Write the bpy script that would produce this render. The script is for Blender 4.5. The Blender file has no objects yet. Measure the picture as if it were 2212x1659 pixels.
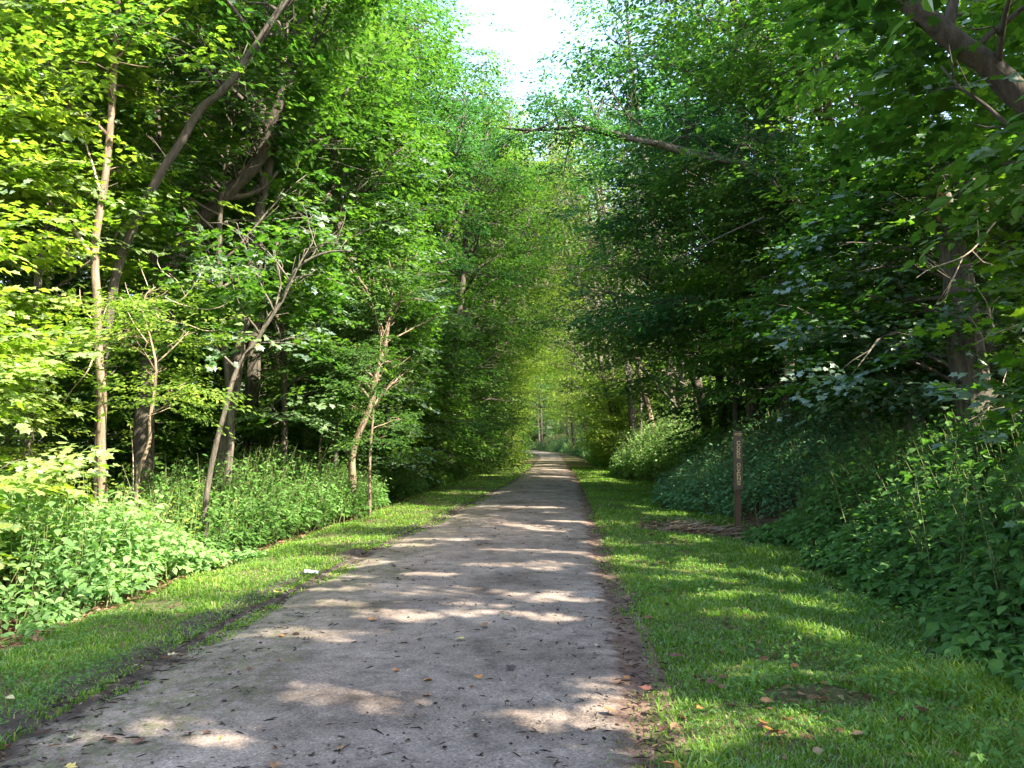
import bpy, math
import numpy as np
from mathutils import Matrix, Vector, Euler
PI = math.pi
R_ = math.radians
rng = np.random.default_rng(7)
scene = bpy.context.scene
COL = scene.collection

# ------------------------------------------------------------------ camera
EYE = 1.6
cam_d = bpy.data.cameras.new("camera")
cam_d.lens = 28.8; cam_d.sensor_width = 36.0
cam_d.clip_start = 0.05; cam_d.clip_end = 2000
cam = bpy.data.objects.new("camera", cam_d); COL.objects.link(cam)
cam.location = (0, 0, EYE)
cam.rotation_euler = (R_(90 + 4.1), 0, R_(2.0))
scene.camera = cam
CM = np.array(cam.rotation_euler.to_matrix())
FPX = 28.8 / 36 * 1024

def ray(px, py):                 # px,py in the 2212-wide view of the photograph
    x = px / 2212 * 1024 - 512; y = py / 2212 * 1024 - 384
    return CM @ np.array([x / FPX, -y / FPX, -1.0])
def P(px, py, d):                # point at forward distance d (world Y)
    r = ray(px, py); return np.array([0, 0, EYE]) + r * (d / r[1])

# ------------------------------------------------------------------ path geometry
YK = [-30, 0, 4.7, 7.2, 12, 19.6, 34, 52, 100, 135, 165, 200, 260]
LK = [-2.8, -2.8, -2.85, -2.85, -2.6, -2.05, -1.25, -0.7, -0.15, -1.5, -5, -13, -36]
RK = [0.3, 0.35, .55, .70, .80, 1.1, 1.5, 1.8, 2.45, 1.5, -1, -9, -32]
FK = [3.0, 3.1, 3.2, 3.4, 3.75, 3.65, 4.1, 4.7, 5.0, 3.8, 1.2, -7.0, -29]   # foot of right bank
BK = [-4.4, -4.4, -4.5, -4.5, -4.4, -4.2, -3.9, -3.4, -2.6, -3.4, -7, -15.5, -39]  # edge of left beds
def Lx(y): return np.interp(y, YK, LK)
def Rx(y): return np.interp(y, YK, RK)
def Fx(y): return np.interp(y, YK, FK)
def Bx(y): return np.interp(y, YK, BK)
def sst(t): t = np.clip(t, 0, 1); return t * t * (3 - 2 * t)
def nz(x, y, f=1.0, s=0.0):
    return (np.sin(x * f * 1.3 + y * f * .7 + s) + np.sin(x * f * -.6 + y * f * 1.7 + 2.1 + s * 2)
            + .6 * np.sin(x * f * 2.9 + y * f * 2.3 + 4 + s) + .5 * np.sin(x * f * 3.7 - y * f * 3.1 + s)) / 3.1
def H(x, y):
    x = np.asarray(x, float); y = np.asarray(y, float)
    dr = x - Fx(y); dl = Bx(y) - x
    z = np.where(dr > -1.6, -0.12 * sst((dr + 1.6) / 1.6), 0)
    z = z + np.where(dr > 0, 3.0 * sst(dr / 7.8) + .12 * np.clip(dr - 3, 0, 60), 0)
    z = z - np.where(dl > -.8, .42 * sst((dl + .8) / 2.2), 0) + np.where(dl > 3, .03 * np.clip(dl - 3, 0, 30), 0)
    off = np.maximum(Lx(y) - x, x - Rx(y))
    rough = sst(off / 1.0)
    z = z + rough * (.035 * nz(x, y, 1.6) + .018 * nz(x, y, 5.0, 1.0) + .012*nz(x, y, 11.0, 2.0))
    z = z + rough * .12 * nz(x, y, .35, 3) * sst((off - 2) / 3)
    return z

# ------------------------------------------------------------------ object helpers
def tag(o, label=None, cat=None, group=None, kind=None):
    if label: o["label"] = label
    if cat: o["category"] = cat
    if group: o["group"] = group
    if kind: o["kind"] = kind
    return o
def empty(name, loc, rz=0):
    o = bpy.data.objects.new(name, None); COL.objects.link(o)
    o.empty_display_size = .2
    o.location = tuple(loc); o.rotation_euler = (0, 0, rz); return o
def link(name, me, mat, parent=None):
    o = bpy.data.objects.new(name, me); COL.objects.link(o)
    if mat is not None and not me.materials: me.materials.append(mat)
    if parent is not None: o.parent = parent
    return o
def tri_mesh(name, v, f, attrs=None, smooth=False):
    me = bpy.data.meshes.new(name)
    v = np.ascontiguousarray(v, dtype=np.float32); f = np.ascontiguousarray(f, dtype=np.int32)
    k = f.shape[1]
    me.vertices.add(len(v)); me.vertices.foreach_set("co", v.ravel())
    me.loops.add(f.size); me.loops.foreach_set("vertex_index", f.ravel())
    me.polygons.add(len(f)); me.polygons.foreach_set("loop_start", np.arange(0, f.size, k, dtype=np.int32))
    if smooth: me.polygons.foreach_set("use_smooth", np.ones(len(f), bool))
    else: me.polygons.foreach_set("use_smooth", np.zeros(len(f), bool))
    for n, (dom, a) in (attrs or {}).items():
        at = me.attributes.new(n, 'FLOAT', dom); at.data.foreach_set("value", np.ascontiguousarray(a, dtype=np.float32))
    me.update(calc_edges=True)
    return me

# ------------------------------------------------------------------ materials
def newmat(name):
    m = bpy.data.materials.new(name); m.use_nodes = True
    nt = m.node_tree; nt.nodes.clear()
    return m, nt, nt.nodes, nt.links
def N(nt, t, **kw):
    n = nt.nodes.new(t)
    for k, v in kw.items(): setattr(n, k, v)
    return n
def ramp(nt, stops, interp='LINEAR'):
    r = nt.nodes.new('ShaderNodeValToRGB'); cr = r.color_ramp; cr.interpolation = interp
    while len(cr.elements) < len(stops): cr.elements.new(.5)
    for e, (p, c) in zip(cr.elements, stops): e.position = p; e.color = (*c, 1)
    return r
def leaf_mat(name, stops, trans=(.80, 1.0, .34), tw=.42, gloss=.10, rough=.45):
    m, nt, n, l = newmat(name)
    at = N(nt, 'ShaderNodeAttribute', attribute_name='tone')
    rp = ramp(nt, stops); l.new(at.outputs['Fac'], rp.inputs[0])
    d = N(nt, 'ShaderNodeBsdfDiffuse'); l.new(rp.outputs[0], d.inputs[0])
    mx = N(nt, 'ShaderNodeMix', data_type='RGBA', blend_type='MULTIPLY'); mx.inputs[0].default_value = 1
    l.new(rp.outputs[0], mx.inputs[6]); mx.inputs[7].default_value = (trans[0]*2, trans[1]*2, trans[2]*2, 1)
    t = N(nt, 'ShaderNodeBsdfTranslucent'); l.new(mx.outputs[2], t.inputs[0])
    ms = N(nt, 'ShaderNodeMixShader'); ms.inputs[0].default_value = tw
    l.new(d.outputs[0], ms.inputs[1]); l.new(t.outputs[0], ms.inputs[2])
    g = N(nt, 'ShaderNodeBsdfGlossy'); g.inputs['Roughness'].default_value = rough; g.inputs[0].default_value = (.9, .95, 1, 1)
    fr = N(nt, 'ShaderNodeFresnel'); fr.inputs[0].default_value = 1.4
    mg = N(nt, 'ShaderNodeMath', operation='MULTIPLY'); l.new(fr.outputs[0], mg.inputs[0]); mg.inputs[1].default_value = gloss * 2.2
    ms2 = N(nt, 'ShaderNodeMixShader'); l.new(mg.outputs[0], ms2.inputs[0])
    l.new(ms.outputs[0], ms2.inputs[1]); l.new(g.outputs[0], ms2.inputs[2])
    o = N(nt, 'ShaderNodeOutputMaterial'); l.new(ms2.outputs[0], o.inputs[0])
    return m
LM = {}
LM['mid'] = leaf_mat('leaf_mid_green', [(0, (.026, .068, .016)), (.5, (.060, .128, .028)), (1, (.125, .20, .038))], tw=.46, gloss=.08)
LM['bright'] = leaf_mat('leaf_yellow_green', [(0, (.075, .14, .022)), (.5, (.14, .205, .038)), (1, (.26, .31, .06))], tw=.5, gloss=.08)
LM['dark'] = leaf_mat('leaf_dark_green', [(0, (.030, .072, .014)), (.5, (.062, .130, .020)), (1, (.14, .21, .026))], tw=.52, gloss=.06)
LM['cool'] = leaf_mat('leaf_blue_green', [(0, (.022, .075, .032)), (.5, (.045, .125, .050)), (1, (.09, .20, .065))], tw=.42, gloss=.08)
LM['under'] = leaf_mat('leaf_undergrowth', [(0, (.04, .10, .024)), (.5, (.08, .175, .04)), (1, (.15, .27, .07))], tw=.42, gloss=.10)
LM['teal'] = leaf_mat('leaf_teal', [(0, (.05, .13, .065)), (.5, (.10, .23, .11)), (1, (.17, .33, .16))], tw=.38, gloss=.12)
LM['pale'] = leaf_mat('leaf_pale_green', [(0, (.07, .145, .04)), (.5, (.14, .255, .085)), (1, (.24, .37, .14))], tw=.42, gloss=.10)
LM['grass'] = leaf_mat('grass_blade', [(0, (.06, .11, .02)), (.45, (.12, .225, .03)), (.85, (.22, .30, .045)), (1, (.30, .28, .12))], tw=.4, gloss=.035)
LM['litter'] = leaf_mat('dead_leaf_litter', [(0, (.05, .028, .016)), (.4, (.13, .075, .04)), (.8, (.19, .12, .07)), (1, (.27, .19, .12))], trans=(1, .7, .4), tw=.12, gloss=.05)
LM['debris'] = leaf_mat('bark_debris', [(0, (.018, .013, .012)), (.7, (.05, .033, .025)), (.93, (.13, .07, .035)), (1, (.35, .28, .18))], tw=.02, gloss=.05)

def bark_mat(name, c1, c2, c3=None, scale=1.0, moss=0.0):
    m, nt, n, l = newmat(name)
    tc = N(nt, 'ShaderNodeTexCoord')
    mp = N(nt, 'ShaderNodeMapping'); mp.inputs['Scale'].default_value = (9*scale, 9*scale, 1.6*scale); l.new(tc.outputs['Object'], mp.inputs[0])
    n1 = N(nt, 'ShaderNodeTexNoise'); n1.inputs['Scale'].default_value = 1.6; n1.inputs['Detail'].default_value = 8; n1.inputs['Roughness'].default_value = .68
    l.new(mp.outputs[0], n1.inputs[0])
    n2 = N(nt, 'ShaderNodeTexNoise'); n2.inputs['Scale'].default_value = 1.3; n2.inputs['Detail'].default_value = 3; l.new(tc.outputs['Object'], n2.inputs[0])
    rp = ramp(nt, [(.32, c1), (.5, c2), (.68, c3 or tuple(min(1, x*1.5) for x in c2))]); l.new(n1.outputs[0], rp.inputs[0])
    mx = N(nt, 'ShaderNodeMix', data_type='RGBA'); l.new(rp.outputs[0], mx.inputs[6]); mx.inputs[7].default_value = (.05, .075, .03, 1)
    mr = N(nt, 'ShaderNodeMapRange'); mr.inputs[1].default_value = .5; mr.inputs[2].default_value = .75; mr.inputs[4].default_value = .35 + moss; l.new(n2.outputs[0], mr.inputs[0])
    l.new(mr.outputs[0], mx.inputs[0])
    b = N(nt, 'ShaderNodeBsdfPrincipled'); b.inputs['Roughness'].default_value = .85; l.new(mx.outputs[2], b.inputs['Base Color'])
    bp = N(nt, 'ShaderNodeBump'); bp.inputs['Strength'].default_value = 1; bp.inputs['Distance'].default_value = .035; l.new(n1.outputs[0], bp.inputs['Height'])
    l.new(bp.outputs[0], b.inputs['Normal'])
    o = N(nt, 'ShaderNodeOutputMaterial'); l.new(b.outputs[0], o.inputs[0])
    return m
BM = {}
BM['dark'] = bark_mat('bark_dark', (.025, .02, .016), (.07, .055, .042))
BM['grey'] = bark_mat('bark_grey', (.03, .024, .019), (.10, .082, .064), (.19, .16, .125))
BM['pale'] = bark_mat('bark_pale', (.07, .048, .032), (.18, .128, .085), (.31, .23, .16), moss=-.25)
BM['dead'] = bark_mat('bark_dead_wood', (.20, .15, .10), (.36, .28, .20), (.5, .42, .32), moss=-.35)
BM['stem'] = bark_mat('plant_stem', (.08, .11, .035), (.16, .19, .07), moss=-.3)
BM['peeled'] = bark_mat('wood_without_bark', (.22, .13, .06), (.42, .26, .12), (.5, .34, .18), moss=-.35)

# ------------------------------------------------------------------ leaf templates (unit length along +x, face +z)
def T_far():
    v = np.array([[0,0,0],[.42,.30,.06],[1,0,-.08],[.42,-.30,.06]], float); f = np.array([[0,2,1],[0,3,2]]); return v, f
def T_mid():
    v = np.array([[0,0,0],[.22,.24,.03],[.60,.24,.03],[1,0,-.12],[.60,-.24,.03],[.22,-.24,.03]], float)
    f = np.array([[0,3,2],[0,2,1],[0,4,3],[0,5,4]]); return v, f
def T_ovate():
    v = np.array([[0,0,0],[.12,.22,.04],[.38,.33,.07],[.68,.22,.02],[1,0,-.16],[.68,-.22,.02],[.38,-.33,.07],[.12,-.22,.04],[.5,0,0]], float)
    f = np.array([[0,8,1],[1,8,2],[2,8,3],[3,8,4],[4,8,5],[5,8,6],[6,8,7],[7,8,0]]); return v, f
def T_maple():
    pts = [(0,0),(-.02,.20),(.12,.46),(.30,.30),(.52,.52),(.62,.20),(1,0),(.62,-.20),(.52,-.52),(.30,-.30),(.12,-.46),(-.02,-.20)]
    v = np.array([[x, y, .10*abs(y)-.10*x*x] for x, y in pts] + [[.3, 0, 0]], float)
    f = np.array([[i, 12, (i+1) % 12] for i in range(12)]); return v, f[:, ::-1].copy() * 1
TPL = {'far': T_far(), 'mid': T_mid(), 'ovate': T_ovate(), 'maple': T_maple()}

def norm(a): return a / (np.linalg.norm(a, axis=-1, keepdims=True) + 1e-9)
def frames(fwd, up):
    x = norm(fwd); y = norm(np.cross(up, x)); z = np.cross(x, y)
    return np.stack([x, y, z], axis=-1)
def leaves_mesh(name, pos, M, tone, tpl):
    v, f = TPL[tpl]; n = len(pos)
    V = np.einsum('nij,vj->nvi', M, v) + pos[:, None, :]
    F = f[None] + (np.arange(n) * len(v))[:, None, None]
    T = np.repeat(tone, len(f))
    return tri_mesh(name, V.reshape(-1, 3), F.reshape(-1, 3), {'tone': ('FACE', np.clip(T, 0, 1))})

def spray_template(r, L=1.0, step=.085, size=.11, tilt=.35, nsub=7):
    pos, fw = [], []
    for k in range(nsub + 1):
        t = .12 + .88 * k / nsub
        b = np.array([t * L, 0, -.10 * (t * L) ** 2])
        side = 1 if k % 2 else -1
        if k == nsub: a, sl = 0.0, .22 * L
        else: a, sl = side * r.uniform(.7, 1.15), L * (.50 - .30 * t) * r.uniform(.8, 1.2)
        d = np.array([math.cos(a), math.sin(a), 0])
        s = 0.03
        j = 0
        while s < sl + .02:
            p = b + d * s + np.array([0, 0, -.16 * s * s + r.normal(0, .012)])
            la = a + (.8 if j % 2 else -.8) * r.uniform(.6, 1.2)
            pos.append(p); fw.append([math.cos(la), math.sin(la), r.normal(-.12, .16)])
            s += step * r.uniform(.6, 1.3); j += 1
        pos.append(b + d * sl); fw.append([d[0], d[1], -.15])
    pos = np.array(pos); fw = np.array(fw)
    up = np.stack([r.normal(0, tilt, len(pos)), r.normal(0, tilt, len(pos)), np.ones(len(pos))], 1)
    sz = size * r.uniform(.55, 1.15, len(pos))
    return pos, frames(fw, up) * sz[:, None, None], r.normal(0, .13, len(pos))

def sprays_to_leaves(r, t, fwd, scale, tmpls, tone0=.45, tonevar=.18, upj=.25):
    """t (K,3) attachment points, fwd (K,3) directions"""
    K = len(t)
    up = np.stack([r.normal(0, upj, K), r.normal(0, upj, K), np.ones(K)], 1)
    Fm = frames(fwd, up)
    vid = r.integers(0, len(tmpls), K); st = r.normal(0, tonevar, K)
    oP, oM, oT = [], [], []
    for i, (p, m, tn) in enumerate(tmpls):
        q = np.where(vid == i)[0]
        if not len(q): continue
        FF = Fm[q]; sc = scale[q]
        pp = np.einsum('kij,nj->kni', FF, p) * sc[:, None, None] + t[q][:, None, :]
        mm = np.einsum('kij,njl->knil', FF, m)
        oP.append(pp.reshape(-1, 3)); oM.append(mm.reshape(-1, 3, 3))
        tq = t[q]; oT.append((tone0 + st[q][:, None] + tn[None] + (.16 * nz(tq[:, 0] + tq[:, 2], tq[:, 1] - tq[:, 2], .9, 1.7))[:, None]).reshape(-1))
    return np.concatenate(oP), np.concatenate(oM), np.concatenate(oT)

_r = np.random.default_rng(3)
SPR = {'maple': [spray_template(_r, 1.0, .10, .135, .28) for _ in range(8)],
       'fine':  [spray_template(_r, .9, .065, .085, .4) for _ in range(8)],
       'mid':   [spray_template(_r, 1.0, .08, .11, .42) for _ in range(8)],
       'bough': [spray_template(_r, 1.05, .14, .18, .30, 6) for _ in range(8)],
       'coarse': [spray_template(_r, 1.2, .13, .19, .5) for _ in range(6)]}

# ------------------------------------------------------------------ light direction and leaf cut-outs for the sun
SUN_EL = R_(46); SUN_AZ = R_(124)       # azimuth of the sun, clockwise from +Y
S = np.array([math.cos(SUN_EL) * math.sin(SUN_AZ), math.cos(SUN_EL) * math.cos(SUN_AZ), math.sin(SUN_EL)])
# gaps cut into the canopy to place the sun dapples: (x, y, z, rx, ry) of the sunlit spot that falls through each of them
def G(px, py, rx, ry, z=0.0):
    r = ray(px, py); k = (z - EYE) / r[2]; p = r * k
    return (p[0], p[1], z, rx * 1.08 + .10, ry * 1.15 + .12)
GAPS = [G(690,1512,.30,.10), G(760,1528,.30,.08), G(400,1592,.5,.10), G(1190,1555,.30,.09), G(1340,1508,.26,.12), G(1390,1545,.15,.12),
        G(1660,1450,.35,.12), G(1530,1560,.55,.2), G(1420,1640,.2,.1), G(1290,1478,.15,.05),
        G(820,1275,.6,.16), G(960,1285,.55,.16), G(1080,1298,.7,.25), G(1190,1335,.35,.10), G(860,1333,.5,.14), G(1010,1325,.3,.1), G(740,1310,.4,.08), G(660,1375,.5,.13), G(1200,1280,.3,.07),
        G(1090,1192,.5,.06), G(1200,1195,.3,.05), G(1070,1225,.5,.07), G(920,1245,.4,.06), G(1190,1222,.3,.05), G(960,1168,.5,.08), G(1230,1128,.5,.12), G(1130,1150,.5,.07),
        G(870,1180,.5,.12), G(1010,1065,1.2,.5), G(900,1115,.9,.3), G(1150,1098,.6,.25), G(1090,1012,3,1.5), G(1180,1020,3,1.2),
        G(1160,985,3,4), G(1110,1005,2.5,2), G(1180,975,3,10),
        G(540,1245,1.3,.5), G(420,1270,1.1,.45), G(330,1310,.8,.35), G(640,1215,1.2,.5), G(760,1165,1.0,.5), G(850,1130,1.0,.6),
        G(1500,1165,.25,.15), G(1560,1290,.3,.12), G(1600,1330,.25,.1), G(1480,1230,.2,.1)]
# leaves sunward of these volumes are cut away so they catch light: sphere (x,y,z,r)
SPH = []
def V_(px, py, d, r): p = P(px, py, d); SPH.append((p[0], p[1], p[2], r))
V_(300,1090,10.5,1.9); V_(620,1060,15,1.3); V_(430,1110,9.8,1.1); V_(150,1090,10,1.3); V_(80,850,10,2.0); V_(60,560,9,1.7); V_(120,250,11,2.5); V_(215,700,13,1.4); V_(250,400,13,1.6)
V_(60,80,11,1.8); V_(60,1000,9.5,1.4); V_(210,950,13,.7); V_(250,1230,9,.9)
V_(380,620,13,1.2); V_(620,740,14,1.2); V_(540,680,14,.9); V_(770,950,19,.8); V_(820,760,19,1.0); V_(750,1030,18,1.2); V_(850,1040,20,1.0)
V_(930,620,20,1.8); V_(960,880,40,2.5); V_(1060,900,50,2.5); V_(1170,850,70,6); V_(1150,600,60,6); V_(1100,450,55,5); V_(1000,500,45,3); V_(1170,420,70,6); V_(1300,840,55,3.5)
V_(1260,620,60,5); V_(1380,985,42,3.5); V_(1450,950,40,3.2)
for a_, b_ in [(1800,1150),(1900,1200),(2000,1080),(2100,1150),(1700,1100),(1850,1290),(2050,1250),(1950,1020),(2150,1000),(1780,1060),(2180,1120),(1980,1140),(2080,1040),(1860,1080),(2000,960),(2150,880),(1900,930)]: V_(a_, b_, 10.5 - (b_ - 1000) * .012, .22)
V_(1500,450,32,3.5); V_(1650,350,30,3.5); V_(1800,500,24,2.5); V_(1950,300,20,2.5); V_(2050,700,17,1.5); V_(1700,800,24,2); V_(1500,750,36,3.5)
for a_, b_ in [(222,1000),(222,930),(220,860),(215,780),(213,700),(212,620),(206,540),(214,470),(225,400),(235,320)]: V_(a_, b_, 13, .30)
for a_, b_ in [(470,960),(490,870),(520,780),(565,710),(455,1020)]: V_(a_, b_, 14, .25)
for a_, b_ in [(762,985),(775,930),(795,880),(805,820),(822,760)]: V_(a_, b_, 19, .35)
for a_, b_ in [(350,670),(440,710),(430,600),(270,660),(318,880),(300,960)]: V_(a_, b_, 12.8, .3)
V_(1170,650,65,8); V_(1120,860,55,4.5); V_(1330,840,50,4); V_(1250,780,62,6); V_(1400,780,45,3.5); V_(1170,500,62,7); V_(1090,700,48,4); V_(1150,930,75,5)
_q = np.random.default_rng(90)
for k_ in range(55): V_(_q.uniform(60, 980), _q.uniform(560, 1010), _q.uniform(13, 26), _q.uniform(.28, .55))
for k_ in range(30): V_(_q.uniform(350, 1000), _q.uniform(20, 560), _q.uniform(14, 30), _q.uniform(.35, .59))
for k_ in range(80): V_(_q.uniform(1000, 1460), _q.uniform(280, 980), _q.uniform(36, 75), .595)
for k_ in range(60): V_(_q.uniform(930, 1150), _q.uniform(450, 1000), _q.uniform(30, 60), .595)
for k_ in range(24): V_(_q.uniform(1400, 1720), _q.uniform(960, 1110), _q.uniform(18, 24), _q.uniform(.2, .4))
V_(1050,700,32,4); V_(1000,450,34,4); V_(1080,850,42,4); V_(1120,600,45,5); V_(1170,780,58,6); V_(900,300,26,3); V_(1130,950,48,3)
for k_ in range(45): V_(_q.uniform(1330, 1500), _q.uniform(915, 1005), _q.uniform(33, 44), .598)
for k_ in range(25): V_(_q.uniform(1240, 1480), _q.uniform(780, 910), _q.uniform(40, 55), .598)
for k_ in range(150): V_(_q.uniform(1000, 1320), _q.uniform(150, 900), _q.uniform(45, 90), .598)
_q = np.random.default_rng(91)
for k_ in range(70): V_(_q.uniform(1650, 2212), _q.uniform(250, 1350), _q.uniform(7.5, 15), _q.uniform(.12, .32))
V_(1750,650,14,.5); V_(1850,750,12,.4); V_(1950,500,11,.4); V_(1700,250,16,.8); V_(1900,300,12,.5); V_(2100,350,9,.3); V_(1600,450,24,2); V_(1750,420,24,2.5); V_(1500,600,30,2.5); V_(1650,700,25,1.5); V_(1850,560,20,1.5); V_(2050,640,16,.8); V_(1400,870,42,1.6); V_(1330,370,50,4); V_(1400,180,45,3); V_(1500,800,45,2); V_(1460,780,40,1.5)
V_(630,300,25,2.0); V_(480,130,20,1.5); V_(700,600,22,1.2); V_(60,330,12,1.5)
def sun_mask(pos, soft=.5, rr=None):
    """True where a leaf is cut away to let the sun reach a chosen spot"""
    rr = rr or rng
    kill = np.zeros(len(pos), bool)
    for (gx, gy, gz, rx, ry) in GAPS:
        k = (pos[:, 2] - gz) / S[2]
        x = pos[:, 0] - S[0] * k - gx; y = pos[:, 1] - S[1] * k - gy
        d = (x / rx) ** 2 + (y / ry) ** 2 + .85 * nz(x / rx * 2.4, y / ry * 2.0, 1.6, gx)
        kill |= (d < 1) & (pos[:, 2] > gz + .6)
    e1 = norm(np.cross(S, [0, 0, 1.])); e2 = np.cross(S, e1)
    pu, pv, pk = pos @ e1, pos @ e2, pos @ S; bu = (pu.min(), pu.max()); bv = (pv.min(), pv.max()); nn = 1.2 + .35 * nz(pos[:, 0], pos[:, 1] + pos[:, 2], 1.1); right = (pos[:, 0] > .3) & (nz(pos[:, 0] * 1.0, pos[:, 1] + pos[:, 2], 2.4, 5) + np.random.default_rng(4).normal(0, .35, len(pos)) < .12)
    for (gx, gy, gz, r) in SPH:
        g = np.array([gx, gy, gz]); a, b, c = g @ e1, g @ e2, g @ S
        if a + 1.4 * r < bu[0] or a - 1.4 * r > bu[1] or b + 1.4 * r < bv[0] or b - 1.4 * r > bv[1]: continue
        hit = ((pu - a) ** 2 + (pv - b) ** 2 < r * r * nn) & (pk - c > r * .8)
        kill |= hit if r < .6 else hit & right
    return kill
def corridor(pos, margin=0.0):
    """free air above the trail"""
    x, y, z = pos[:, 0], pos[:, 1], pos[:, 2]
    n = 1.1 * nz(x * 0 + z, y, .42, 1) + .55 * nz(z, y, 1.3, 2)
    lo = np.where(z < 2.6, Lx(y) - .7, np.where(y < 34, -3.9 + .045 * y, Lx(y) + .0))
    hi = np.where(z < 2.6, Rx(y) + 1.3, np.where(y < 34, -.1 + .004 * y, .5))
    inside = (x > lo - n - margin) & (x < hi + n + margin)
    closed = (y > 32) & (z > 5.0 + .05 * (y - 32) + .5 * n) & ((z < 1.6 + .35 * y) | (x < -2.2 + .015*y) | (x > .5))
    near = (y < 7) & (z > 2.6) & (np.abs(x) < 1.5)
    return (inside & ~closed) | near
def near_cam(pos, r=3.2):
    return (pos[:, 0] ** 2 + pos[:, 1] ** 2 + (pos[:, 2] - EYE) ** 2 < r * r)

# ------------------------------------------------------------------ tubes
def smooth_path(pts, n):
    pts = np.asarray(pts, float); d = np.r_[0, np.cumsum(np.linalg.norm(np.diff(pts[:, :3], axis=0), axis=1))]
    if len(pts) < 3:
        t = np.linspace(0, d[-1], n); return np.stack([np.interp(t, d, pts[:, i]) for i in range(pts.shape[1])], 1)
    t = np.linspace(0, d[-1], n)
    m = np.gradient(pts, d, axis=0)
    k = np.clip(np.searchsorted(d, t, side='right') - 1, 0, len(d) - 2)
    h = (d[k+1] - d[k]); u = ((t - d[k]) / h)[:, None]; h = h[:, None]
    return ((2*u**3 - 3*u**2 + 1) * pts[k] + (u**3 - 2*u**2 + u) * h * m[k] + (-2*u**3 + 3*u**2) * pts[k+1] + (u**3 - u**2) * h * m[k+1])
class Tubes:
    def __init__(s): s.v = []; s.f = []; s.n = 0
    def add(s, pts, rad, sides=8, rough=0.0, r=None):
        pts = np.asarray(pts, float); rad = np.asarray(rad, float); n = len(pts)
        tan = norm(np.gradient(pts, axis=0))
        ref = np.array([1., 0, 0]) if abs(tan[0][0]) < .8 else np.array([0, 1., 0])
        a = norm(np.cross(tan, ref)); b = np.cross(tan, a)
        th = np.linspace(0, 2*PI, sides, endpoint=False)
        rr = rad[:, None] * np.ones(sides)[None]
        if rough: rr = rr * (1 + rough * ((r or rng).normal(0, 1, (n, sides)) * .5 + .7 * np.sin(th[None] * 3 + np.arange(n)[:, None] * .25)))
        V = pts[:, None] + rr[..., None] * (np.cos(th)[None, :, None] * a[:, None] + np.sin(th)[None, :, None] * b[:, None])
        i = np.arange(n - 1)[:, None] * sides + np.arange(sides)[None]; j = np.arange(n - 1)[:, None] * sides + (np.arange(sides)[None] + 1) % sides
        F = np.stack([i, j, j + sides, i + sides], -1).reshape(-1, 4) + s.n
        s.v.append(V.reshape(-1, 3)); s.f.append(F); s.n += n * sides
        # caps
        c = np.stack([pts[0], pts[-1]]); s.v.append(c)
        k = np.arange(sides); k2 = (k + 1) % sides; base = s.n - n * sides
        f0 = np.stack([base + k2, base + k, np.full(sides, s.n), np.full(sides, s.n)], 1)
        f1 = np.stack([s.n - sides + k, s.n - sides + k2, np.full(sides, s.n + 1), np.full(sides, s.n + 1)], 1)
        s.tri = getattr(s, 'tri', []); s.tri += [f0[:, :3], f1[:, :3]]
        s.n += 2
    def mesh(s, name):
        v = np.concatenate(s.v); q = np.concatenate(s.f); t = np.concatenate(s.tri)
        f = np.concatenate([q[:, [0, 1, 2]], q[:, [0, 2, 3]], t])
        return tri_mesh(name, v, f, smooth=True)
    def build(s, name, mat, parent=None): return link(name, s.mesh(name), mat, parent)

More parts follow.
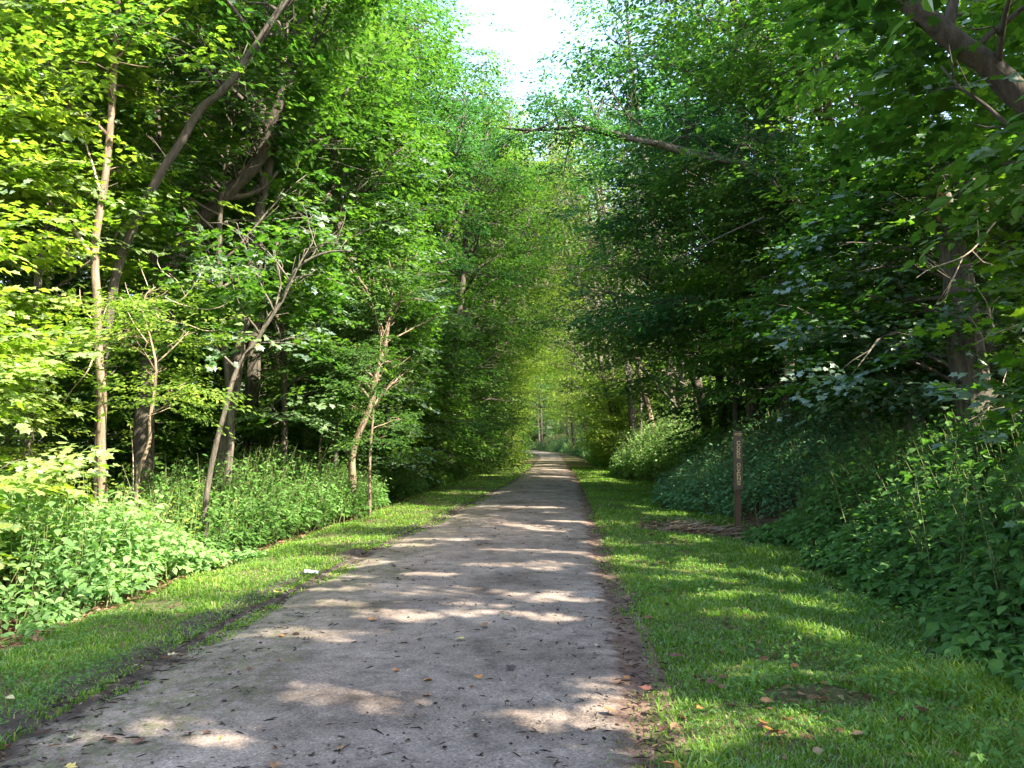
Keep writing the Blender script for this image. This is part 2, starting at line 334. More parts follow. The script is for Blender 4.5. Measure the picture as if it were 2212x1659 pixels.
# ------------------------------------------------------------------ generic tree skeleton
CLIP = True
def grow(r, trunk, rad, spray_step=.42, limbs=20, t0=.35, llen=3.6, subs=6, lean=None, rise=.5, side=None, flat=.3, tb=None, u0=.25, clump=False):
    """trunk: (n,3) polyline; returns tubes and spray attachment frames"""
    tb = tb or Tubes(); n = len(trunk)
    tb.add(trunk, rad, 10, .05, r)
    d = np.r_[0, np.cumsum(np.linalg.norm(np.diff(trunk, axis=0), axis=1))]; Ltot = d[-1]
    A, D = [], []
    ga = r.uniform(0, 6.28)
    for k in range(limbs):
        t = t0 + (1 - t0) * ((k + r.uniform(0, .8)) / limbs) ** .9
        t = min(t, .99); q = t * Ltot
        p = np.array([np.interp(q, d, trunk[:, i]) for i in range(3)]); rr = np.interp(q, d, rad)
        ga += 2.4 + r.normal(0, .35)
        if side is not None and r.random() < .55: az = side + r.normal(0, .7)
        else: az = ga
        prof = .45 + .55 * math.sin(PI * min(1, (t - t0) / (1 - t0) * .8 + .22))
        L = llen * prof * r.uniform(.65, 1.2)
        el = rise + .5 * t + r.normal(0, .15)
        m = 7; pts = [p]; dirv = np.array([math.cos(az) * math.cos(el), math.sin(az) * math.cos(el), math.sin(el)])
        for i in range(m):
            dirv = norm(dirv + r.normal(0, .13, 3) + np.array([0, 0, -.10 + .02 * i]))
            pts.append(pts[-1] + dirv * L / m)
        pts = np.array(pts)
        if CLIP:
            ci = corridor(pts, -.25); w = np.where(ci)[0]
            if len(w): pts = pts[:w[0]]
            if len(pts) < 3: continue
            m = len(pts) - 1
        lr = np.linspace(min(rr * .6, .018 + L * .010), .008, m + 1)
        tb.add(pts, lr, 6, .04, r)
        if clump:
            for uc in ((.42, .72, 1.0) if L > 2.2 else (.6, 1.0)):
                qi = uc * m; i0 = min(int(qi), m - 1); c = pts[i0] + (pts[i0 + 1] - pts[i0]) * (qi - i0) + r.normal(0, [.25, .25, .18])
                Rc = (.55 + .16 * L) * r.uniform(.7, 1.25)
                if CLIP and corridor(c[None], Rc * .3)[0]: continue
                ax = norm(np.array([dirv[0], dirv[1], 0])); ns = int(7 + 5 * Rc)
                for s_ in range(ns):
                    ph = r.uniform(0, 6.28); rho = math.sqrt(r.random()) * Rc; o = np.array([math.cos(ph), math.sin(ph), 0]) * rho
                    p_ = c + o + np.array([0, 0, .30 * Rc * (.5 - (rho / Rc) ** 2) + r.normal(0, .09)])
                    A.append(p_); dd = norm(o + ax * .35 * Rc + r.normal(0, .12, 3)); D.append([dd[0], dd[1], r.normal(-.16, .14)])
                    if s_ % 2 == 0: tb.add([pts[i0], (pts[i0] + p_) / 2 + [0, 0, .05], p_], [.012, .008, .004], 3)
            continue
        for j in range(subs):
            u = u0 + (1 - u0) * (j + r.random() * .7) / subs; qi = u * m; i0 = min(int(qi), m - 1)
            b = pts[i0] + (pts[i0 + 1] - pts[i0]) * (qi - i0); dl = norm(pts[i0 + 1] - pts[i0])
            sd = (1 if j % 2 else -1) * r.uniform(.6, 1.15)
            ca, sa = math.cos(sd), math.sin(sd)
            dd = norm(np.array([dl[0] * ca - dl[1] * sa, dl[0] * sa + dl[1] * ca, dl[2] * .6 + r.normal(.05, flat)]))
            if CLIP and corridor((b + dd * .5)[None], -.1)[0]: continue
            sl = L * r.uniform(.22, .42) * (1.15 - .5 * u)
            e = b + dd * sl + np.array([0, 0, -.06 * sl * sl])
            mid = (b + e) / 2 + r.normal(0, .04, 3)
            tb.add(np.array([b, mid, e]), [max(.006, lr[i0] * .45), .008, .004], 4)
            ns = max(2, int(sl / spray_step * 1.25))
            for s_ in range(ns + 1):
                w = (s_ + .4) / (ns + .4); A.append(b + (e - b) * w)
                ang = (1 if s_ % 2 else -1) * r.uniform(.2, .9) if s_ < ns else 0
                ca, sa = math.cos(ang), math.sin(ang)
                D.append([dd[0] * ca - dd[1] * sa, dd[0] * sa + dd[1] * ca, r.normal(-.05, .18)])
        A.append(pts[-1]); D.append([dirv[0], dirv[1], dirv[2] * .4])
    return tb, np.array(A).reshape(-1, 3), np.array(D).reshape(-1, 3)

STAT = {'leaves': 0}
def crown(name, r, A, D, spr, tpl, mat, parent, origin, scale=1.0, tone=.45, cull=True, dens=1.0, tvar=.19, extra=None, keep=None, nocorr=False):
    if dens < 1:
        k = r.random(len(A)) < dens; A, D = A[k], D[k]
    P_, M_, T_ = sprays_to_leaves(r, A, D, r.uniform(.75, 1.2, len(A)) * scale, SPR[spr], tone, tvar)
    ok = ~near_cam(P_)
    ok &= P_[:, 2] > H(P_[:, 0], P_[:, 1]) + .15
    if not nocorr: ok &= ~corridor(P_)
    if cull: ok &= ~sun_mask(P_)
    if keep is not None: ok &= keep(P_)
    P_, M_, T_ = P_[ok], M_[ok] , T_[ok]
    STAT['leaves'] += len(P_)
    if len(P_) == 0: return None
    me = leaves_mesh(name, P_ - np.asarray(origin), M_, T_, tpl)
    return link(name, me, mat, parent)

def tree(name, label, cat, group, base, top_pts, r0, seed, leafm='mid', bark='grey', spr='mid', tpl='mid', limbs=20, t0=.35, llen=3.6,
         subs=6, rise=.5, side=None, tone=.45, rtop=.03, nseg=24, scale=1.0, cull=True, keep=None, dens=1.0, step=.42, leaders=0, u0=.25, nocorr=False, clump=False):
    global CLIP
    CLIP = not nocorr
    r = np.random.default_rng(seed)
    pts = np.array([base] + list(top_pts)); tr = smooth_path(pts, nseg)
    wob = np.cumsum(r.normal(0, .012, (nseg, 3)), axis=0) * np.linspace(0, 1, nseg)[:, None]; tr = tr + wob
    rad = r0 * (1 - np.linspace(0, 1, nseg)) ** .75 + rtop; rad[0] *= 1.35; rad[1] *= 1.1
    root = empty(name, base); tag(root, label, cat, group)
    tb, A, D = grow(r, tr, rad, limbs=limbs, t0=t0, llen=llen, subs=subs, rise=rise, side=side, spray_step=step, u0=u0, clump=clump)
    for q in range(leaders):
        i0 = int(nseg * r.uniform(.28, .5)); d0 = tr[min(i0 + 2, nseg - 1)] - tr[i0 - 1]; hh = tr[-1][2] - tr[i0][2]
        az = (side + r.normal(0, .9)) if (side is not None and q == 0) else r.uniform(0, 6.28); w = hh * r.uniform(.28, .5)
        lp = smooth_path([tr[i0], tr[i0] + [math.cos(az) * w * .45, math.sin(az) * w * .45, hh * .28], tr[i0] + [math.cos(az) * w * .85, math.sin(az) * w * .85, hh * .62], tr[i0] + [math.cos(az) * w, math.sin(az) * w, hh * r.uniform(.8, .95)]], 14)
        if CLIP:
            w_ = np.where(corridor(lp, -.3))[0]
            if len(w_): lp = lp[:max(4, w_[0])]
        lr = rad[i0] * .72 * (1 - np.linspace(0, 1, len(lp))) ** .8 + .02
        _, A2, D2 = grow(r, lp, lr, limbs=max(5, limbs // 3), t0=.25, llen=llen * .7, subs=subs, rise=rise, side=side, spray_step=step, tb=tb, u0=u0, clump=clump)
        if len(A2): A = np.concatenate([A, A2]); D = np.concatenate([D, D2])
    for i in range(len(tb.v)): tb.v[i] = tb.v[i] - np.asarray(base)
    tb.build('trunk', BM[bark], root)
    crown('crown', r, A, D, spr, tpl, LM[leafm], root, base, scale, tone, cull=cull, keep=keep, dens=dens, nocorr=nocorr)
    return root

# ------------------------------------------------------------------ world, sun, exposure
W = bpy.data.worlds.new("World"); scene.world = W; W.use_nodes = True
wn = W.node_tree; wn.nodes.clear()
sky = N(wn, 'ShaderNodeTexSky'); sky.sky_type = 'NISHITA'; sky.sun_disc = False
sky.sun_elevation = SUN_EL; sky.sun_rotation = SUN_AZ; sky.air_density = 1.2; sky.dust_density = 2.5; sky.ozone_density = 1.0
bg = N(wn, 'ShaderNodeBackground'); bg.inputs[1].default_value = .15
wo = N(wn, 'ShaderNodeOutputWorld'); wn.links.new(sky.outputs[0], bg.inputs[0]); wn.links.new(bg.outputs[0], wo.inputs[0])
sd = bpy.data.lights.new("sun", 'SUN'); sd.energy = 5.0; sd.angle = R_(.55); sd.color = (1, .91, .74)
sun = bpy.data.objects.new("sun", sd); COL.objects.link(sun)
sun.rotation_euler = Vector(S).to_track_quat('Z', 'Y').to_euler()
scene.view_settings.view_transform = 'Standard'; scene.view_settings.look = 'None'
scene.view_settings.exposure = 2.4; scene.view_settings.gamma = 1
scene.render.engine = 'CYCLES'
cy = scene.cycles
cy.max_bounces = 9; cy.diffuse_bounces = 6; cy.glossy_bounces = 2; cy.transmission_bounces = 5; cy.transparent_max_bounces = 4
cy.sample_clamp_indirect = 8; cy.caustics_reflective = False; cy.caustics_refractive = False

# ------------------------------------------------------------------ ground and path
def ground():
    ys = np.concatenate([np.arange(-40, 2, 2.0), np.arange(2, 14, .12), np.arange(14, 30, .3), np.arange(30, 70, .8), np.arange(70, 160, 3), np.arange(160, 460, 12)])
    xs = np.concatenate([np.arange(-140, -30, 8), np.arange(-30, -10, 1.5), np.arange(-10, 8, .12), np.arange(8, 20, .8), np.arange(20, 145, 6)])
    X, Y = np.meshgrid(xs, ys); Z = H(X, Y)
    # the bed below the path lies a little lower than the path's surface
    u = np.minimum(X - (Lx(Y) - .15), (Rx(Y) + .15) - X); Z = Z - .05 * sst(u / .25)
    v = np.stack([X, Y, Z], -1).reshape(-1, 3); nx = len(xs); ny = len(ys)
    i = (np.arange(ny - 1)[:, None] * nx + np.arange(nx - 1)[None]).ravel()
    f = np.stack([i, i + 1, i + nx + 1, i + nx], 1)
    gr = (sst((X - Bx(Y) + .2) / .6) * sst((Fx(Y) - .2 - X) / .6)).ravel()
    me = tri_mesh('ground', v, f, {'grassy': ('POINT', gr)}, smooth=True)
    m, nt, n, l = newmat('forest_soil')
    tc = N(nt, 'ShaderNodeTexCoord')
    at = N(nt, 'ShaderNodeAttribute', attribute_name='grassy')
    n1 = N(nt, 'ShaderNodeTexNoise'); n1.inputs['Scale'].default_value = 9; n1.inputs['Detail'].default_value = 9; n1.inputs['Roughness'].default_value = .7; l.new(tc.outputs['Object'], n1.inputs[0])
    n2 = N(nt, 'ShaderNodeTexNoise'); n2.inputs['Scale'].default_value = 1.4; n2.inputs['Detail'].default_value = 5; l.new(tc.outputs['Object'], n2.inputs[0])
    vo = N(nt, 'ShaderNodeTexVoronoi'); vo.inputs['Scale'].default_value = 22; l.new(tc.outputs['Object'], vo.inputs[0])
    soil = ramp(nt, [(.25, (.022, .015, .010)), (.5, (.06, .042, .028)), (.75, (.13, .09, .06))]); l.new(n1.outputs[0], soil.inputs[0])
    lit = N(nt, 'ShaderNodeMix', data_type='RGBA'); lit.inputs[0].default_value = .35; l.new(soil.outputs[0], lit.inputs[6])
    lr = ramp(nt, [(0, (.05, .03, .02)), (.5, (.16, .10, .06)), (1, (.26, .18, .11))]); l.new(vo.outputs['Color'], lr.inputs[0]); l.new(lr.outputs[0], lit.inputs[7])
    grn = ramp(nt, [(.3, (.03, .05, .012)), (.6, (.06, .10, .02))]); l.new(n1.outputs[0], grn.inputs[0])
    ad = N(nt, 'ShaderNodeMath', operation='MULTIPLY_ADD'); l.new(n2.outputs[0], ad.inputs[0]); ad.inputs[1].default_value = 1.6; ad.inputs[2].default_value = -.45
    mu = N(nt, 'ShaderNodeMath', operation='MULTIPLY'); mu.use_clamp = True; l.new(ad.outputs[0], mu.inputs[0]); l.new(at.outputs['Fac'], mu.inputs[1])
    mx = N(nt, 'ShaderNodeMix', data_type='RGBA'); l.new(mu.outputs[0], mx.inputs[0]); l.new(lit.outputs[2], mx.inputs[6]); l.new(grn.outputs[0], mx.inputs[7])
    b = N(nt, 'ShaderNodeBsdfPrincipled'); b.inputs['Roughness'].default_value = .95; b.inputs['Specular IOR Level'].default_value = .2; l.new(mx.outputs[2], b.inputs['Base Color'])
    bp = N(nt, 'ShaderNodeBump'); bp.inputs['Strength'].default_value = .7; bp.inputs['Distance'].default_value = .03; l.new(n1.outputs[0], bp.inputs['Height']); l.new(bp.outputs[0], b.inputs['Normal'])
    o = N(nt, 'ShaderNodeOutputMaterial'); l.new(b.outputs[0], o.inputs[0])
    tag(link('ground', me, m), kind='structure')
ground()

def path():
    ys = np.concatenate([np.arange(-30, 2, 1.0), np.arange(2, 14, .07), np.arange(14, 40, .25), np.arange(40, 120, 1.0), np.arange(120, 400, 5)])
    nu = 72; U = np.linspace(0, 1, nu)
    mg_ = np.clip(1.15 - ys / 30, .12, 1); lo = Lx(ys) - .42 * mg_; hi = Rx(ys) + .28 * mg_
    X = lo[:, None] + (hi - lo)[:, None] * U[None]; Y = np.repeat(ys[:, None], nu, 1)
    dl = X - Lx(Y)[...]; dr = Rx(Y) - X
    Z = .014 + .012 * nz(X, Y, 1.2) + .006 * nz(X, Y, 6.0, 3) + .02 * np.sin(np.clip(U, 0, 1) * PI)[None]
    rut = np.exp(-((dl - .12 + .12 * nz(Y * 0, Y, .8)) / .16) ** 2); Z = Z - .035 * rut
    rut2 = np.exp(-((dr + .05) / .10) ** 2); Z = Z - .03 * rut2
    Z[:, 0] = H(X[:, 0], ys) - .03; Z[:, -1] = H(X[:, -1], ys) - .03
    v = np.stack([X, Y, Z], -1).reshape(-1, 3); ny = len(ys)
    i = (np.arange(ny - 1)[:, None] * nu + np.arange(nu - 1)[None]).ravel(); f = np.stack([i, i + 1, i + nu + 1, i + nu], 1)
    me = tri_mesh('gravel_path', v, f, {'dl': ('POINT', dl.ravel()), 'dr': ('POINT', dr.ravel())}, smooth=True)
    m, nt, n, l = newmat('fine_gravel')
    tc = N(nt, 'ShaderNodeTexCoord')
    def noise(sc, det=4, ro=.6):
        q = N(nt, 'ShaderNodeTexNoise'); q.inputs['Scale'].default_value = sc; q.inputs['Detail'].default_value = det; q.inputs['Roughness'].default_value = ro; l.new(tc.outputs['Object'], q.inputs[0]); return q
    nb, nm, nf = noise(.9, 5), noise(5, 8, .7), noise(60, 4, .8)
    vo = N(nt, 'ShaderNodeTexVoronoi'); vo.inputs['Scale'].default_value = 85; l.new(tc.outputs['Object'], vo.inputs[0])
    base = ramp(nt, [(.3, (.11, .083, .068)), (.45, (.19, .152, .13)), (.58, (.24, .195, .166)), (.72, (.30, .25, .215))]); l.new(nb.outputs[0], base.inputs[0])
    sp = ramp(nt, [(.0, (.42, .40, .40)), (.45, (.85, .84, .84)), (.8, (1.1, 1.1, 1.1)), (1, (1.8, 1.75, 1.7))]); l.new(vo.outputs['Color'], sp.inputs[0])
    mm = N(nt, 'ShaderNodeMix', data_type='RGBA', blend_type='MULTIPLY'); mm.inputs[0].default_value = .8; l.new(base.outputs[0], mm.inputs[6]); l.new(sp.outputs[0], mm.inputs[7])
    fr = ramp(nt, [(.36, (.55, .55, .55)), (.5, (1, 1, 1)), (.66, (1.25, 1.25, 1.25))]); l.new(nm.outputs[0], fr.inputs[0])
    m2 = N(nt, 'ShaderNodeMix', data_type='RGBA', blend_type='MULTIPLY'); m2.inputs[0].default_value = .75; l.new(mm.outputs[2], m2.inputs[6]); l.new(fr.outputs[0], m2.inputs[7])
    fr3 = ramp(nt, [(.34, (.6, .6, .6)), (.5, (1, 1, 1)), (.68, (1.3, 1.3, 1.3))]); l.new(nf.outputs[0], fr3.inputs[0])
    m3 = N(nt, 'ShaderNodeMix', data_type='RGBA', blend_type='MULTIPLY'); m3.inputs[0].default_value = .7; l.new(m2.outputs[2], m3.inputs[6]); l.new(fr3.outputs[0], m3.inputs[7])
    # edges: dark soil in the rut, moss beside it
    adl = N(nt, 'ShaderNodeAttribute', attribute_name='dl'); adr = N(nt, 'ShaderNodeAttribute', attribute_name='dr')
    def band(src, nzo, lo_, hi_, amp):
        a = N(nt, 'ShaderNodeMath', operation='MULTIPLY_ADD'); l.new(nzo, a.inputs[0]); a.inputs[1].default_value = amp; l.new(src, a.inputs[2])
        s = N(nt, 'ShaderNodeMath', operation='SUBTRACT'); l.new(a.outputs[0], s.inputs[0]); s.inputs[1].default_value = amp * .5
        q = N(nt, 'ShaderNodeMapRange'); q.interpolation_type = 'SMOOTHSTEP'; q.inputs[1].default_value = lo_; q.inputs[2].default_value = hi_; q.inputs[3].default_value = 1; q.inputs[4].default_value = 0
        l.new(s.outputs[0], q.inputs[0]); return q.outputs[0]
    moss_c = ramp(nt, [(.3, (.04, .042, .018)), (.55, (.085, .095, .035)), (.75, (.15, .14, .06))]); l.new(nm.outputs[0], moss_c.inputs[0])
    soil_c = ramp(nt, [(.3, (.022, .016, .014)), (.5, (.05, .038, .032)), (.7, (.10, .08, .068))]); l.new(nm.outputs[0], soil_c.inputs[0])
    soil_r = ramp(nt, [(.3, (.045, .028, .022)), (.5, (.12, .075, .058)), (.7, (.20, .14, .11))]); l.new(nm.outputs[0], soil_r.inputs[0])
    mossw = band(adl.outputs['Fac'], nb.outputs[0], .75, 1.35, 1.4)
    nmm = N(nt, 'ShaderNodeMapRange'); nmm.inputs[1].default_value = .46; nmm.inputs[2].default_value = .56; l.new(noise(11, 8, .75).outputs[0], nmm.inputs[0])
    nmm.inputs[4].default_value = .62; mw = N(nt, 'ShaderNodeMath', operation='MULTIPLY'); l.new(mossw, mw.inputs[0]); l.new(nmm.outputs[0], mw.inputs[1])
    x1 = N(nt, 'ShaderNodeMix', data_type='RGBA'); l.new(mw.outputs[0], x1.inputs[0]); l.new(m3.outputs[2], x1.inputs[6]); l.new(moss_c.outputs[0], x1.inputs[7])
    mudw = band(adl.outputs['Fac'], nm.outputs[0], .05, .30, 1.1)
    x2 = N(nt, 'ShaderNodeMix', data_type='RGBA'); l.new(mudw, x2.inputs[0]); l.new(x1.outputs[2], x2.inputs[6]); l.new(soil_c.outputs[0], x2.inputs[7])
    mudr = band(adr.outputs['Fac'], nm.outputs[0], .02, .20, .6)
    x3 = N(nt, 'ShaderNodeMix', data_type='RGBA'); l.new(mudr, x3.inputs[0]); l.new(x2.outputs[2], x3.inputs[6]); l.new(soil_r.outputs[0], x3.inputs[7])
    b = N(nt, 'ShaderNodeBsdfPrincipled'); b.inputs['Roughness'].default_value = .92; b.inputs['Specular IOR Level'].default_value = .25; l.new(x3.outputs[2], b.inputs['Base Color'])
    bp = N(nt, 'ShaderNodeBump'); bp.inputs['Strength'].default_value = .55; bp.inputs['Distance'].default_value = .006; l.new(vo.outputs['Distance'], bp.inputs['Height'])
    bp2 = N(nt, 'ShaderNodeBump'); bp2.inputs['Strength'].default_value = .6; bp2.inputs['Distance'].default_value = .03; l.new(nm.outputs[0], bp2.inputs['Height']); l.new(bp.outputs[0], bp2.inputs['Normal']); l.new(bp2.outputs[0], b.inputs['Normal'])
    o = N(nt, 'ShaderNodeOutputMaterial'); l.new(b.outputs[0], o.inputs[0])
    tag(link('gravel_path', me, m), kind='structure')
path()

# ------------------------------------------------------------------ grass, debris, litter (stuff)
def pts_between(r, n, a, b, y0, y1, p=1.6):
    """n points between the lines a(y) and b(y), thinner with distance"""
    u = r.random(n); y = (y0 ** (1 - p) + u * (y1 ** (1 - p) - y0 ** (1 - p))) ** (1 / (1 - p))
    x = a(y) + (b(y) - a(y)) * r.random(n); return x, y
def grass(r):
    V, F, T = [], [], []; nv = 0
    sets = [(170000, lambda y: Rx(y) + .12, lambda y: Fx(y) + .5, 2.6, 55, 'r'), (75000, lambda y: Bx(y) - .15, lambda y: Lx(y) + .02, 3.4, 60, 'l'),
            (34000, lambda y: Lx(y) + .1, lambda y: Lx(y) + 1.0, 3.4, 45, 'm'), (3500, lambda y: Rx(y) - .25, lambda y: Rx(y) + .15, 3.0, 25, 'm')]
    for n, a, b, y0, y1, kd in sets:
        x, y = pts_between(r, n, a, b, y0, y1, 1.5)
        c = nz(x, y, 1.1, 5) + .6 * nz(x, y, 3.1, 2)
        keep = c > {'r': -1.0, 'l': -.55, 'm': .12}[kd] + r.normal(0, .25, n)
        if kd == 'r':   # bare spots and the dark litter patch by the sign
            keep &= (((x - 3.0) / 1.3) ** 2 + ((y - 15.8) / 1.6) ** 2) > .8
            keep &= ~((((x - 1.75) / .4) ** 2 + ((y - 5.35) / .22) ** 2) < 1)
            keep &= r.random(n) < np.clip((x - Rx(y)) / .35, .15, 1)
        x, y, c = x[keep], y[keep], c[keep]; n = len(x)
        z = H(x, y) - .01
        h = {'r': .040, 'l': .042, 'm': .026}[kd] * r.uniform(.5, 1.5, n)
        if kd == 'r':
            h = h * (1 + 1.2 * sst((x - Rx(y) - 1.2) / 1.4) + .6 * np.clip(c, 0, 1))
        h = h * (1 + .55 * np.clip(nz(x, y, 2.7, 4), -.6, 1) * (kd != 'm'))
        wdt = (.0016 + .00045 * y) * r.uniform(.7, 1.5, n); h = h * (1 + .004 * y)
        az = r.uniform(0, 2*PI, n); ln = r.uniform(.2, 1.1, n) * h
        dx, dy = np.cos(az), np.sin(az); b0 = np.stack([x, y, z], 1); sdv = np.stack([-dy, dx, 0*dx], 1) * wdt[:, None]
        mid = b0 + np.stack([dx * ln * .35, dy * ln * .35, h * .65], 1); tip = b0 + np.stack([dx * ln, dy * ln, h * .9], 1)
        v = np.stack([b0 - sdv, b0 + sdv, mid + sdv * .8, mid - sdv * .8, tip], 1).reshape(-1, 3)
        f = (np.array([[0, 1, 2], [0, 2, 3], [3, 2, 4]])[None] + (np.arange(n) * 5)[:, None, None]).reshape(-1, 3) + nv
        t = .42 + .22 * c + r.normal(0, .16, n); dry = r.random(n) < .04; t[dry] = 1
        V.append(v); F.append(f); T.append(np.repeat(t, 3)); nv += len(v)
    me = tri_mesh('grass', np.concatenate(V), np.concatenate(F), {'tone': ('FACE', np.clip(np.concatenate(T), 0, 1))})
    tag(link('grass', me, LM['grass']), 'short green grass growing along both verges of the gravel path', 'grass', kind='stuff')
grass(np.random.default_rng(11))

def scatter_leaves(name, label, cat, r, x, y, size, tone, tpl, mat, tilt=.5, lift=.02, kind='stuff', aspect=None):
    n = len(x); z = H(x, y) + lift * r.uniform(.2, 1, n)
    on = (x > Lx(y) - .3) & (x < Rx(y) + .2); z[on] += .030
    az = r.uniform(0, 2*PI, n); fw = np.stack([np.cos(az), np.sin(az), r.normal(0, .15, n)], 1); up = np.stack([r.normal(0, tilt, n), r.normal(0, tilt, n), np.ones(n)], 1)
    M = frames(fw, up) * size[:, None, None]
    if aspect is not None: M[:, :, 1] *= aspect[:, None]
    me = leaves_mesh(name, np.stack([x, y, z], 1), M, tone, tpl)
    return tag(link(name, me, mat), label, cat, kind=kind)
r = np.random.default_rng(21)
# small broad-leaved weeds low in the verges
xa, ya = pts_between(r, 26000, lambda y: Rx(y) + .25, lambda y: Fx(y) + .9, 2.8, 40, 1.7); xb, yb = pts_between(r, 20000, lambda y: Bx(y) - .3, lambda y: Lx(y) - .1, 3.6, 45, 1.6)
x = np.r_[xa, xb]; y = np.r_[ya, yb]; k = nz(x, y, 1.7, 9) + r.normal(0, .25, len(x)) > .05; x, y = x[k], y[k]
scatter_leaves('verge_weeds', 'low round-leaved weeds mixed into the verge grass', 'ground cover', r, x, y, r.uniform(.014, .036, len(x)) * (1 + .02 * y), .45 + r.normal(0, .2, len(x)), 'mid', LM['under'], .45, .05)
# brown leaf litter beyond both verges
xa, ya = pts_between(r, 26000, lambda y: Bx(y) - 7, lambda y: Bx(y) + .25, 4.0, 40, 1.5); xb, yb = pts_between(r, 14000, lambda y: Fx(y) - .3, lambda y: Fx(y) + 5, 3.0, 40, 1.5)
xc, yc = r.normal(3.0, .65, 1500), r.normal(15.8, .8, 1500); xd, yd = pts_between(r, 320, lambda y: Rx(y) + .1, lambda y: Fx(y), 2.8, 25, 1.7)
xe, ye = r.normal(1.75, .4, 70), r.normal(5.35, .22, 70)
x = np.r_[xa, xb, xc, xd, xe]; y = np.r_[ya, yb, yc, yd, ye]
scatter_leaves('leaf_litter', 'brown dead leaves littering the soil under the plants beside the path', 'leaf litter', r, x, y, r.uniform(.04, .10, len(x)), r.uniform(0, 1, len(x)), 'mid', LM['litter'], .55, .05)
# bark crumbs and twigs on the gravel
x, y = pts_between(r, 5200, lambda y: Lx(y) + .05, lambda y: Rx(y) - .02, 3.2, 60, 1.35); k = nz(x, y, 1.3, 7) + r.normal(0, .6, len(x)) > -.25; x, y = x[k], y[k]
xr, yr = pts_between(r, 1800, lambda y: Lx(y) - .12, lambda y: Lx(y) + .3, 3.2, 30, 1.5); xs, ys_ = pts_between(r, 1500, lambda y: Rx(y) - .05, lambda y: Rx(y) + .3, 3.0, 30, 1.5)
x = np.r_[x, xr, xs]; y = np.r_[y, yr, ys_]; n = len(x)
twig = r.random(n) < .3; size = np.where(twig, r.uniform(.03, .09, n), r.lognormal(-4.15, .45, n)) * (1 + .02 * y); asp = np.where(twig, .14, 1.3)
scatter_leaves('bark_debris', 'dark bark crumbs and bits of twig strewn over the gravel', 'debris', r, x, y, size, r.uniform(0, 1, n) ** 1.5, 'mid', LM['debris'], .35, .008, aspect=asp)

# dead twigs lying by the sign
tb = Tubes()
for i in range(60):
    x0, y0 = r.normal(2.95, .75), r.normal(15.9, .8); a = r.normal(.15, .6); L = r.uniform(.15, .8)
    z0 = float(H(x0, y0)) + .03 + r.uniform(0, .06); e = np.array([x0 + math.cos(a) * L, y0 + math.sin(a) * L * .7, z0 + r.uniform(-.01, .10)])
    tb.add([[x0, y0, z0], (np.array([x0, y0, z0]) + e) / 2 + r.normal(0, .02, 3), e], [.004, .004, .002], 5)
tag(tb.build('dead_twigs', BM['dead']), 'pale dead twigs lying in a heap at the foot of the signpost', 'twigs', kind='stuff')

# ------------------------------------------------------------------ fallen leaves on the path
def fallen_leaf_mesh(seed, maple):
    q = np.random.default_rng(seed); v, f = TPL['maple' if maple else 'ovate']; v = v.copy(); v[:, 0] -= .5
    v[:, 2] += .25 * v[:, 1] ** 2 * q.uniform(.5, 2) + .30 * v[:, 0] ** 2 * q.uniform(-.2, 1.2) + q.normal(0, .03, len(v))
    return v, f
def flat_mat(name, c, c2):
    m, nt, n, l = newmat(name); tc = N(nt, 'ShaderNodeTexCoord')
    q = N(nt, 'ShaderNodeTexNoise'); q.inputs['Scale'].default_value = 40; q.inputs['Detail'].default_value = 4; l.new(tc.outputs['Object'], q.inputs[0])
    rp = ramp(nt, [(.35, c), (.65, c2)]); l.new(q.outputs[0], rp.inputs[0])
    b = N(nt, 'ShaderNodeBsdfPrincipled'); b.inputs['Roughness'].default_value = .6; l.new(rp.outputs[0], b.inputs['Base Color'])
    o = N(nt, 'ShaderNodeOutputMaterial'); l.new(b.outputs[0], o.inputs[0]); return m
FC = {'orange': flat_mat('leaf_orange', (.30, .11, .025), (.46, .20, .05)), 'yellow': flat_mat('leaf_yellow', (.40, .29, .08), (.58, .45, .15)),
      'red': flat_mat('leaf_dark_red', (.07, .024, .018), (.15, .055, .035)), 'brown': flat_mat('leaf_brown', (.12, .06, .03), (.26, .14, .07)),
      'dark': flat_mat('leaf_blackish', (.018, .014, .014), (.05, .035, .03)), 'green': flat_mat('leaf_fresh_green', (.10, .25, .02), (.22, .42, .05)),
      'cream': flat_mat('leaf_cream', (.30, .25, .13), (.42, .36, .22))}
